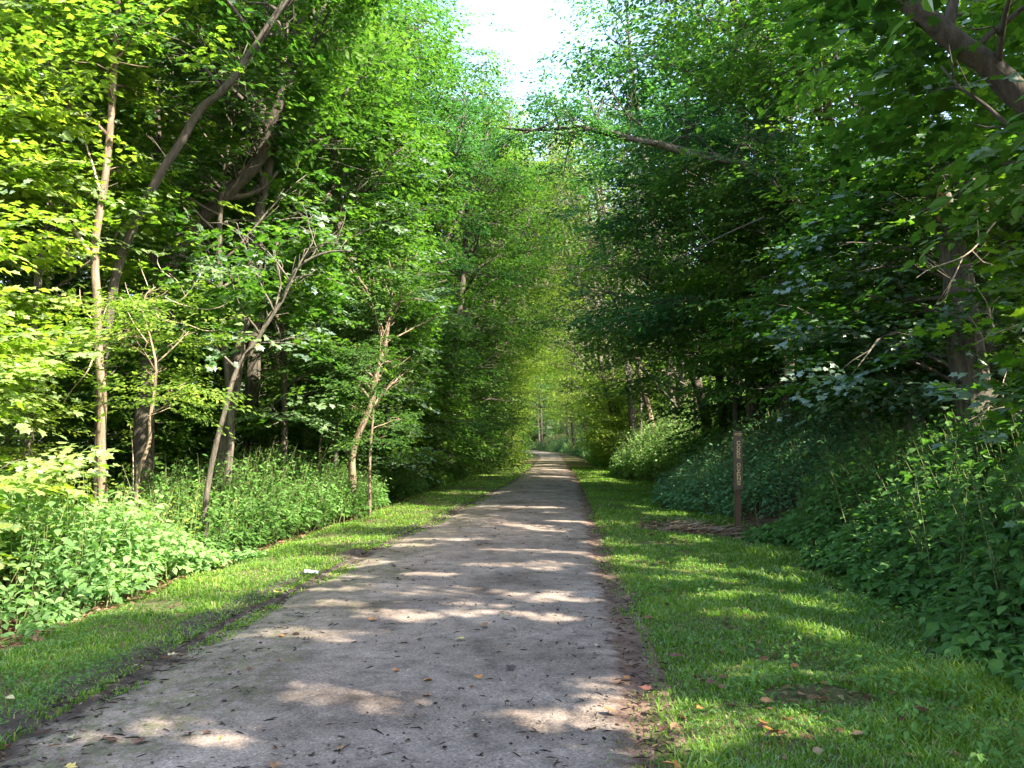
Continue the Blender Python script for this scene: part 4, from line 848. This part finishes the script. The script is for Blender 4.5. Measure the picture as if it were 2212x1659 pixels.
ftree('trunk half hidden by leaves above the dark green bank', RG, 17, [(1975,860),(1965,800),(1945,700),(1930,600),(1905,450),(1880,300),(1860,100),(1850,-100)], .17, 207, bark='grey', leafm='dark', limbs=24, t0=.25, llen=2.8, tone=.5)
ftree('stout trunk in the shade at the far right edge', RG, 14, [(2150,900),(2120,760),(2110,600),(2110,400),(2120,200),(2120,-100)], .22, 208, bark='grey', leafm='dark', spr='maple', tpl='mid', limbs=24, t0=.2, llen=2.8, tone=.5)
t = ftree('tree whose broken bough reaches left across the path high up', RG, 18.5, [(1880,900),(1850,700),(1800,560),(1700,420),(1600,352),(1480,322),(1400,300),(1330,283),(1260,268),(1180,272),(1100,266)], .15, 209, bark='dark', leafm='cool', limbs=16, t0=.40, llen=1.5, nseg=40, rtop=.02, tone=.4, dens=.8, nocorr=True)
tb = Tubes(); o0 = np.array(t.location)
BQ = np.zeros((0, 3))
for pts, w in [([(1340,290),(1300,280),(1240,285),(1190,290)], .05), ([(1240,285),(1228,320),(1222,350),(1215,390)], .025), ([(1270,270),(1255,262),(1225,255)], .02), ([(1420,310),(1480,330),(1540,345),(1592,352)], .09), ([(1180,272),(1140,285),(1100,300),(1080,330)], .03)]:
    q = smooth_path(np.array(PT(18.3, *pts)) - o0, 10); tb.add(q, np.linspace(w, w * .5, 10), 6, .05, rr_)
    BQ = np.concatenate([BQ, q[2:] + o0, q[2:] + o0 + [0, .3, .2], q[3:] + o0 + [.1, -.3, -.15]])
tb.build('bough', BM['grey'], t)
qa = rr_.uniform(0, 6.28, len(BQ)); crown('leaf_sprays', rr_, BQ, np.stack([np.cos(qa), np.sin(qa), qa * 0 - .2], 1), 'fine', 'mid', LM['cool'], t, o0, .8, .5, cull=False, dens=.7, nocorr=True)
for i, (lab, d, pts, r0, bk, lm) in enumerate([
    ('dark trunk leaning left among dense leaves near the middle of the right wood', 27, [(1780,880),(1760,740),(1720,600),(1700,450),(1680,300),(1660,100)], .2, 'dark', 'dark'),
    ('twin grey trunk leaning up left behind the leafy branches', 19, [(1900,820),(1870,600),(1850,440),(1800,300),(1780,150),(1760,-100)], .18, 'grey', 'mid'),
    ('slim dark trunk right of the leaning sunlit one', 38, [(1455,920),(1448,820),(1440,700),(1425,600),(1420,450),(1400,250)], .14, 'dark', 'mid'),
    ('small sunlit tree with twiggy crown over the far right bushes', 52, [(1330,960),(1320,880),(1300,800),(1290,700),(1280,560),(1270,430)], .17, 'grey', 'bright'),
    ('slender trunk in the shade left of the trunk above the sign', 28, [(1560,880),(1550,780),(1540,640),(1530,500),(1500,300),(1480,100)], .12, 'dark', 'dark')]):
    ftree(lab, RG, d, pts, r0, 220 + i, bark=bk, leafm=lm, limbs=24, t0=.22, llen=3.2, tone=.5, side=PI, step=.5, scale=1 + d / 120)
# dead sunlit twigs in the right wood
for i, (lab, d, sp) in enumerate([('spray of bare dead twigs catching the sun at right, above the dark bank', 9.5, [([(2212,850),(2150,855),(2110,870)], .012), ([(2212,890),(2170,880),(2120,895),(2080,915)], .012), ([(2205,700),(2150,720),(2110,740)], .010), ([(2150,480),(2080,555),(2010,580),(1980,600)], .012), ([(2080,555),(2060,600),(2040,640)], .008), ([(2150,720),(2140,660),(2160,640)], .008), ([(2170,880),(2165,840),(2175,800)], .007)]),
      ('tangle of dead branches in sun above the bright mound', 44, [([(1500,850),(1470,820),(1440,815)], .03), ([(1490,870),(1475,830),(1480,800)], .03), ([(1510,880),(1490,840),(1450,840)], .03), ([(1480,900),(1478,850),(1465,810)], .04), ([(1440,860),(1460,830),(1490,820)], .03)]),
      ('long thin dead branch slanting down left through the right wood', 16, [([(1650,470),(1580,500),(1500,540),(1440,570)], .02), ([(1860,0),(1800,130),(1740,230),(1700,330)], .02), ([(1760,560),(1700,590),(1640,600)], .015)])]):
    q0 = P(*sp[0][0][0], d); root = empty('dead_branch', on_ground(q0)); tag(root, lab, 'dead branch'); o = np.array(root.location)
    for pts, w in sp:
        tb = Tubes(); q = smooth_path(np.array([P(a, b, d + rr_.normal(0, .1)) for a, b in pts]), 12) - o; tb.add(q, np.linspace(w, w * .4, 12), 6, .08, rr_)
        for k in range(3):
            j = rr_.integers(3, 10); e = q[j] + np.array([rr_.normal(0, .3), rr_.normal(0, .1), rr_.normal(0, .3)]) * d / 14; tb.add([q[j], (q[j] + e) / 2 + rr_.normal(0, .02, 3), e], [w * .5, w * .4, w * .2], 5)
        tb.build('twig', BM['dead' if d != 16 else 'dark'], root)

# ---- understory: leafy small trees and shrubs near the path
def under(label, grp, x, y, h, seed, leafm, spr='maple', tpl='maple', limbs=16, t0=.12, llen=2.0, tone=.5, side=None, cat='tree', name='understory_tree', r0=.05, lean=(0, 0), scale=1.0, **kw):
    if spr == 'mid': spr = 'bough'; kw['clump'] = True; scale = .8 + y / 110; limbs = int(limbs * .8); llen *= 1.1; kw.pop('dens', None)
    b = np.array([x, y, float(H(x, y)) - .05]); r = np.random.default_rng(seed)
    pts = [b + np.array([lean[0] * k / 4 + r.normal(0, .12), lean[1] * k / 4 + r.normal(0, .12), h * k / 4]) for k in range(1, 5)]
    return tree(name, label, cat, grp, b, pts, r0, seed, leafm=leafm, spr=spr, tpl=tpl, limbs=limbs, t0=t0, llen=llen, tone=tone, side=side, nseg=14, scale=scale, rise=.35, **kw)
UL = [ # left
 ('tall yellow-green shrub flooding the left edge with sunlit leaves', LG, -8.0, 9.3, 4.2, 301, 'bright', dict(tone=.7, limbs=24, llen=2.0)),
 ('feathery yellow-green small tree in the upper left corner', LG, -9.0, 11.5, 7.5, 302, 'bright', dict(tone=.7, limbs=16, t0=.3, llen=1.9)),
 ('sunlit shrub with fine leaves between the left edge and the slender pale tree', LG, -9.3, 12.6, 3.0, 303, 'bright', dict(tone=.6, spr='fine', tpl='mid', limbs=22, llen=1.8)),
 ('maple-leaved small tree above the green bed', LG, -6.0, 18.5, 7.0, 305, 'mid', dict(tone=.55, t0=.3, llen=2.2, side=0, limbs=12, dens=.8)),
 ('small tree with drooping leafy branches near the left verge', LG, -5.4, 24, 7.5, 306, 'mid', dict(tone=.55, t0=.15, llen=2.6, side=0, limbs=22)),
 ('dense shaded shrub left of the path beyond the curved trunk', LG, -6.3, 28, 6.0, 307, 'dark', dict(tone=.5, t0=.08, llen=2.6, limbs=24, spr='mid', tpl='mid')),
 ('dark shrub behind the curved pale trunk', LG, -7.5, 22.5, 4.0, 308, 'dark', dict(tone=.5, limbs=20, spr='mid', tpl='mid')),
 ('broad leafy tree overhanging the left grass edge farther on', LG, -5.0, 38, 10, 309, 'mid', dict(tone=.5, t0=.1, llen=3.4, side=0, limbs=30, spr='mid', tpl='mid', scale=1.2)),
 ('yellow-green tree glowing in the sun over the path at the vanishing point', LG, -3.6, 58, 10, 310, 'bright', dict(tone=.75, t0=.08, llen=3.8, side=0, limbs=34, spr='mid', tpl='mid', scale=1.5)),
 ('shaded shrub among the left trunks', LG, -10.5, 19, 3.5, 311, 'dark', dict(tone=.5, limbs=20, spr='mid', tpl='mid')),
 ('bushy small tree behind the thin crooked sapling', LG, -11.5, 16.5, 6, 312, 'mid', dict(tone=.5, limbs=18, t0=.15, llen=2.2)),
 ('low sunlit shrub at the left frame edge over brown litter', LG, -7.2, 7.6, 2.0, 313, 'bright', dict(tone=.6, limbs=16, llen=1.3, cat='shrub', name='shrub')),
 # right
 ('big-leaved small tree leaning over the sign from the bank', RG, 7.0, 13.5, 6.0, 321, 'mid', dict(tone=.35, t0=.12, llen=2.6, side=PI, limbs=28, scale=1.15)),
 ('big-leaved small tree on the bank at the right edge', RG, 7.4, 9.6, 5.5, 322, 'dark', dict(tone=.8, t0=.1, llen=2.1, side=PI, limbs=16, scale=1.15)),
 ('shaded maple sapling with broad sprays halfway up the bank', RG, 9.0, 12.0, 7.0, 323, 'mid', dict(tone=.5, t0=.1, llen=2.5, side=PI, limbs=18, scale=1.1)),
 ('dark leafy shrub at the lower right edge of the bank', RG, 6.0, 7.0, 2.2, 324, 'dark', dict(tone=.6, limbs=18, llen=1.4, cat='shrub', name='shrub')),
 ('dark small tree whose low branches touch the blue-green mound', RG, 7.5, 20, 6.5, 325, 'dark', dict(tone=.5, t0=.08, llen=2.8, side=PI, limbs=26, spr='mid', tpl='mid')),
 ('shrub of small leaves on the slope behind the sign', RG, 8.5, 17, 4.5, 326, 'mid', dict(tone=.3, t0=.08, llen=2.3, limbs=24)),
 ('round shaded bush behind the bright mound', RG, 8.2, 30, 6, 327, 'dark', dict(tone=.5, t0=.08, llen=2.8, side=PI, limbs=26, spr='mid', tpl='mid', scale=1.1)),
 ('sunlit yellow-green bush right of the path near its end', RG, 6.8, 52, 7.5, 328, 'bright', dict(tone=.6, t0=.05, llen=3.2, side=PI, limbs=34, spr='mid', tpl='mid', scale=1.4)),
 ('far sunny bush beside the last stretch of path', RG, 7.0, 66, 8, 329, 'bright', dict(tone=.55, t0=.05, llen=3.4, side=PI, limbs=30, spr='coarse', tpl='mid')),
 ('dark evergreen-looking mass of leaves over the right of the path', RG, 5.2, 44, 12, 330, 'cool', dict(tone=.3, t0=.35, llen=3.4, side=PI, limbs=20, spr='mid', tpl='mid', scale=1.5)),
 ('tall small-leaved tree hanging over the upper right of the path', RG, 5.6, 24, 11, 331, 'cool', dict(tone=.4, t0=.35, llen=3.6, side=PI, limbs=20, spr='mid', tpl='mid', scale=1.35)),
 ('leafy tree with dark lower boughs beyond the sign', RG, 6.2, 33, 11, 332, 'mid', dict(tone=.35, t0=.25, llen=3.6, side=PI, limbs=20, spr='mid', tpl='mid', scale=1.4)),
 ('small tree closing the view high on the right bank', RG, 11, 16, 8, 333, 'mid', dict(tone=.4, t0=.1, llen=3.0, limbs=26)),
]
for lab, g, x, y, h, sd_, lm, kw in UL: under(lab, g, x, y, h, sd_, lm, **kw)

for i, (x, y, h, lm, lab, kw) in enumerate([
  (-4.3,44,5,'mid','leafy green understory tree left of the path beside the thick dark trunk',{}), (-4.4,51,7,'bright','yellow-green understory tree left of the path just past the thick dark trunk',{}), (-3.9,66,8,'bright','sunlit understory tree left of the path near the vanishing point',{}), (-4.3,78,8,'mid','last green understory tree left of the path before the bend',{}),
  (-5.6,33,5.5,'dark','dark understory tree over the shaded left bed',{}), (10.5,33,5,'mid','understory tree at the back of the bright mound',{}), (10.2,43,6,'bright','sunlit understory tree behind the bright mound',{}), (6.8,59,7,'bright','yellow-green understory tree right of the far path',{}), (7.2,75,8,'mid','green understory tree right of the path near the bend',{}),
  (7.2,25.5,4.5,'mid','low understory tree on the slope above the blue-green mound',{}), (9.2,23,5.5,'dark','dark understory tree higher on the slope above the blue-green mound',{}), (9.4,29,6,'mid','understory tree on the slope between sign and bright mound',{}), (10.5,19,6,'dark','dark understory tree on the slope right above the sign',{}), (11.5,36,7,'bright','sunlit understory tree high on the slope behind the bright mound',{}),
  (12.5,26,7,'mid','understory tree deep on the right slope among grey trunks',{}), (-9.5,24,6,'mid','understory tree among the left trunks behind the curved pale one',{}), (-12.5,21,6,'bright','yellow-green understory tree deep among the left trunks',{}), (-8,35,7,'mid','understory tree behind the dark left bed',{})]):
    g = LG if x < 0 else RG; far = y > 30
    under(lab, g, x, y, h, 340 + i, lm, spr='mid', tpl='mid', limbs=26, t0=.05, llen=2.6 if y < 40 else 3.4, tone=.5, side=(0 if x < 0 else PI) if y > 30 else None, scale=1.25 if y < 35 else 1.7, dens=.9, step=.5)

for i, (x, y, h, lm, lab, kw) in enumerate([(-6.4,16.2,9.5,'mid','maple-leaved tree whose boughs fill the view above the curving slim tree',dict(t0=.42, llen=2.8, limbs=22)),
  (-5.4,21,11,'mid','maple-leaved tree whose high boughs overhang the curved pale trunk',dict(t0=.36, llen=3.2, limbs=26, side=0)), (-8.6,13.4,9,'bright','yellow-green maple-leaved tree filling the top above the slender pale tree',dict(t0=.5, llen=2.4, limbs=16)),
  (-5.6,29,12,'mid','leafy tree with long boughs hanging toward the path beyond the curved trunk',dict(t0=.2, llen=3.6, limbs=28, side=0, spr='mid', tpl='mid', scale=1.35))]):
    under(lab, LG, x, y, h, 370 + i, lm, **kw)

for i, (x, y, h, lm, lab, kw) in enumerate([(6.3,50,5.5,'bright','bright yellow-green bush right of the path past the bright mound',{}), (8.6,56,7,'bright','larger yellow-green bush up the slope past the bright mound',{}), (6.2,67,6,'bright','bright bush at the right edge of the far path',{}), (-3.9,56,6,'bright','yellow bush hanging over the left edge of the far path',{}), (9.5,46,6,'mid','green bush up the slope behind the bright mound',{})]):
    under(lab, LG if x < 0 else RG, x, y, h, 390 + i, lm, spr='coarse', tpl='mid', limbs=24, t0=.02, llen=3.4, tone=.65, scale=1.1, dens=.9, step=.5, cat='bush', name='bush')

# ---- tall forest trees: unique near ones, shared far ones
def tall(x, y, h, seed, leafm, label, grp, spr='bough', tpl='mid', limbs=17, t0=.3, llen=5.6, side=None, scale=1.1, bark='grey', r0=None, tone=.5, dens=.95, **kw):
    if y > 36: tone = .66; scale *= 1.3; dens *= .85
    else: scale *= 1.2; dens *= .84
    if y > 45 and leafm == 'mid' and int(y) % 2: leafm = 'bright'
    r = np.random.default_rng(seed); b = np.array([x, y, float(H(x, y)) - .1]); lx, ly = r.normal(0, .8, 2)
    if side is not None: lx += math.cos(side) * (1.5 if y < 42 or abs(x) > 6.5 else 4.0)
    pts = [b + np.array([lx * (k / 4) ** 1.5, ly * (k / 4) ** 1.5, h * k / 4]) for k in range(1, 5)]
    return tree('tree', label, 'tree', grp, b, pts, r0 or h * .011, seed, leafm=leafm, bark=bark, spr=spr, tpl=tpl, limbs=limbs, t0=t0, llen=llen, side=side, scale=scale, tone=tone, step=.42, subs=9, u0=.38, leaders=2, rise=.65, dens=(dens if x < 0 else dens * .8) * (1 if y < 36 else .62), clump=True, **kw)
LABL = 'one of the tall leafy trees standing in the wood left of the path'; LABR = 'one of the tall leafy trees standing on the wooded bank right of the path'
TL = [(-7.5,21,17,'mid',0),(-9.5,27,19,'mid',0),(-7,31,17,'cool',0),(-11,15,15,'bright',None),(-14,22,19,'mid',None),(-6.5,43,20,'cool',0),(-9.5,37,21,'mid',0),(-13,31,20,'bright',None),(-17,28,20,'mid',None),
      (-5.8,55,24,'mid',0),(-10,48,22,'bright',0),(-14,42,21,'mid',None),(-7,68,25,'bright',0),(-11,60,24,'mid',0),(-15,14,10,'bright',None)]
TR = [(7.5,27,15,'cool',PI),(12.5,36,18,'bright',PI),(7.2,36.5,15,'mid',PI),(13,19,15,'dark',None),(8,41,17,'mid',PI),(8.5,52,20,'bright',PI),(7.5,62,22,'mid',PI),
      (10,9,10,'dark',PI),]
for i, (x, y, h, lm, sd_) in enumerate(TL): tall(x, y, h, 400 + i, lm, LABL, LG + ' (background)', side=sd_, bark=['grey', 'dark', 'grey'][i % 3], t0=.22)
for i, (x, y, h, lm, sd_) in enumerate(TR): tall(x, y, h, 440 + i, lm, LABR, RG + ' (background)', side=sd_, bark=['dark', 'grey', 'grey'][i % 3], t0=.2)
# trees beside and behind the viewer, added for the shade they cast on the path
for i, (x, y, h, lm) in enumerate([(4.8,1.5,7.5,'mid'),(5.2,-2.5,8,'mid'),(7.6,3.4,7.5,'dark'),(8.5,1,10,'mid'),(8.5,-4,11,'dark'),(11.5,4.5,10,'mid')]):
    tall(x, y, h, 470 + i, lm, 'tree beside or behind the viewer, mostly out of view, added to shade the path', RG + ' (beside the viewer)', side=PI, t0=.3, llen=3.6, limbs=18, spr='maple', tpl='mid', scale=1.1)

# ---- trees whose crowns meet over the path farther on
for i, (x, y, h, lm, sd_, lab) in enumerate([(-4.6,41,17,'mid',0,'tree with boughs reaching over the path from the left, just past the dark shaded bed'), (6.2,37,16,'cool',PI,'dark-leaved tree reaching over the path from the right above the bright mound'),
    (-4.8,51,21,'mid',0,'tall tree arching over the path from the left behind the thick dark trunk'), (5.4,47,20,'mid',PI,'tall tree arching over the path from the right past the bright mound'),
    (-4.8,63,23,'bright',0,'sunlit tree arching from the left where the crowns meet'), (5.6,58,23,'bright',PI,'sunlit yellow-green tree arching from the right where the crowns meet'),
    (-4.6,76,24,'mid',0,'far tree arching from the left below the sky gap'), (5.8,80,24,'bright',PI,'far sunlit tree arching from the right below the sky gap'), (-4.5,92,24,'bright',0,'last arching tree on the left before the bend'), (5.6,98,24,'mid',PI,'last arching tree on the right before the bend'),
    (5.3,53,21,'mid',PI,'green tree between two arching ones on the right past the bright mound'), (5.5,69,23,'bright',PI,'yellow-green arching tree on the right, third from the bend'), (-3.9,57,22,'mid',0,'green arching tree on the left behind the tall one'), (4.6,112,22,'bright',PI,'bright tree standing where the path bends left')]):
    tall(x, y, h, 480 + i, lm, lab, LG if x < 0 else RG, side=sd_, t0=.14, llen=6.5 if y < 60 else 9, limbs=22, scale=1.25 if y < 60 else 1.6, dens=2.3)

# ---- far trees share their meshes
CLIP = False
protos = []
for i in range(6):
    r = np.random.default_rng(500 + i); h = [20, 22, 24, 19, 23, 21][i]
    tr = smooth_path([[0, 0, 0], [r.normal(0, .4), r.normal(0, .4), h * .4], [r.normal(0, 1), r.normal(0, 1), h]], 14)
    rad = .26 * (1 - np.linspace(0, 1, 14)) ** .8 + .03
    tb, A, D = grow(r, tr, rad, limbs=34, t0=.12, llen=5.2, subs=6, rise=.45, spray_step=.9)
    p_, m_, t_ = sprays_to_leaves(r, A, D, r.uniform(1.1, 1.7, len(A)), SPR['coarse'], .5, .16)
    protos.append((tb.mesh('trunk'), leaves_mesh('crown', p_, m_, t_, 'far')))
rf = np.random.default_rng(77); placed = []
def far_tree(x, y, i, s, lm, grp, lab):
    tm, cm = protos[i]; root = empty('tree', (x, y, float(H(x, y)) - .1), rf.uniform(0, 6.28)); root.scale = (s, s, s); tag(root, lab, 'tree', grp)
    key = (i, lm)
    if key not in CMS:
        c = cm.copy(); c.materials.clear(); c.materials.append(LM[lm]); CMS[key] = c
    if not tm.materials: tm.materials.append(BM['grey'])
    o = bpy.data.objects.new('trunk', tm); COL.objects.link(o); o.parent = root
    o = bpy.data.objects.new('crown', CMS[key]); COL.objects.link(o); o.parent = root
CMS = {}
cand = []
for k in range(4000):
    y = rf.uniform(45, 235); side = -1 if rf.random() < .5 else 1
    edge = (Bx(y) - 1.8) if side < 0 else (Fx(y) + 1.5)
    x = edge + side * abs(rf.exponential(12))
    if abs(x) > 60: continue
    if y < 75 and abs(x - edge) < 11: continue
    if y < 84 and side > 0: continue
    sp = 3.2 + y * .012
    if any((x - a) ** 2 + (y - b) ** 2 < sp * sp for a, b in cand): continue
    cand.append((x, y))
    if len(cand) > 110: break
for k in range(500):
    y = rf.uniform(14, 50); side = -1; x = side * rf.uniform(17, 34)
    if abs(x) > 10 + y * .75 or any((x - a) ** 2 + (y - b) ** 2 < 16 for a, b in cand): continue
    cand.append((x, y))
    if len(cand) > 124: break
for k in range(24):   # trees across the bend close the view
    cand.append((rf.uniform(-16, 16), 222 + rf.uniform(-8, 30)))
for (x, y) in cand:
    far_tree(x, y, rf.integers(0, 6), rf.uniform(.8, 1.1), ['mid', 'bright', 'mid', 'bright', 'cool'][rf.integers(0, 5)], 'far trees of the wood', 'one of the far trees closing the view behind the nearer wood')
# far bushes that close the lower gaps
b_protos = []
for i in range(3):
    r = np.random.default_rng(600 + i); h = 5
    tr = smooth_path([[0, 0, 0], [r.normal(0, .2), r.normal(0, .2), h * .4], [r.normal(0, .4), r.normal(0, .4), h]], 8)
    tb, A, D = grow(r, tr, .07 * (1 - np.linspace(0, 1, 8)) + .01, limbs=22, t0=.02, llen=2.6, subs=5, rise=.3, spray_step=.7)
    p_, m_, t_ = sprays_to_leaves(r, A, D, r.uniform(.8, 1.2, len(A)), SPR['mid'], .5, .16)
    b_protos.append((tb.mesh('stem'), leaves_mesh('foliage', p_, m_, t_, 'far')))
def far_bush(x, y, i, s, lm):
    tm, cm = b_protos[i]; root = empty('bush', (x, y, float(H(x, y)) - .1), rf.uniform(0, 6.28)); root.scale = (s, s, s)
    tag(root, 'one of the leafy bushes filling the wood between the trunks', 'bush', 'bushes between the trunks')
    key = ('b', i, lm)
    if key not in CMS:
        c = cm.copy(); c.materials.clear(); c.materials.append(LM[lm]); CMS[key] = c
    if not tm.materials: tm.materials.append(BM['grey'])
    o = bpy.data.objects.new('stem', tm); COL.objects.link(o); o.parent = root
    o = bpy.data.objects.new('foliage', CMS[key]); COL.objects.link(o); o.parent = root
bs = []
for k in range(3000):
    y = rf.uniform(16, 215); side = -1 if rf.random() < .5 else 1
    off = 3.2 if y < 60 else 2.2
    x = (Bx(y) - off - abs(rf.exponential(9))) if side < 0 else (Fx(y) + off + 1.5 + abs(rf.exponential(8)))
    if y < 30 and (side < 0 and x > -10): continue
    if y < 60 and side > 0 and rf.random() < .6: continue
    if any((x - a) ** 2 + (y - b) ** 2 < (2.4 + y * .02) ** 2 for a, b in bs): continue
    bs.append((x, y)); far_bush(x, y, rf.integers(0, 3), rf.uniform(.6, 1.1), ['mid', 'bright', 'mid', 'bright' if y > 40 else 'dark'][rf.integers(0, 4)])
    if len(bs) > 105: break
for k in range(16):
    x, y = -14 + k * 1.9, 196 + rf.uniform(-5, 9); far_bush(x, y, k % 3, rf.uniform(1.1, 1.6), ['mid', 'bright'][k % 2])
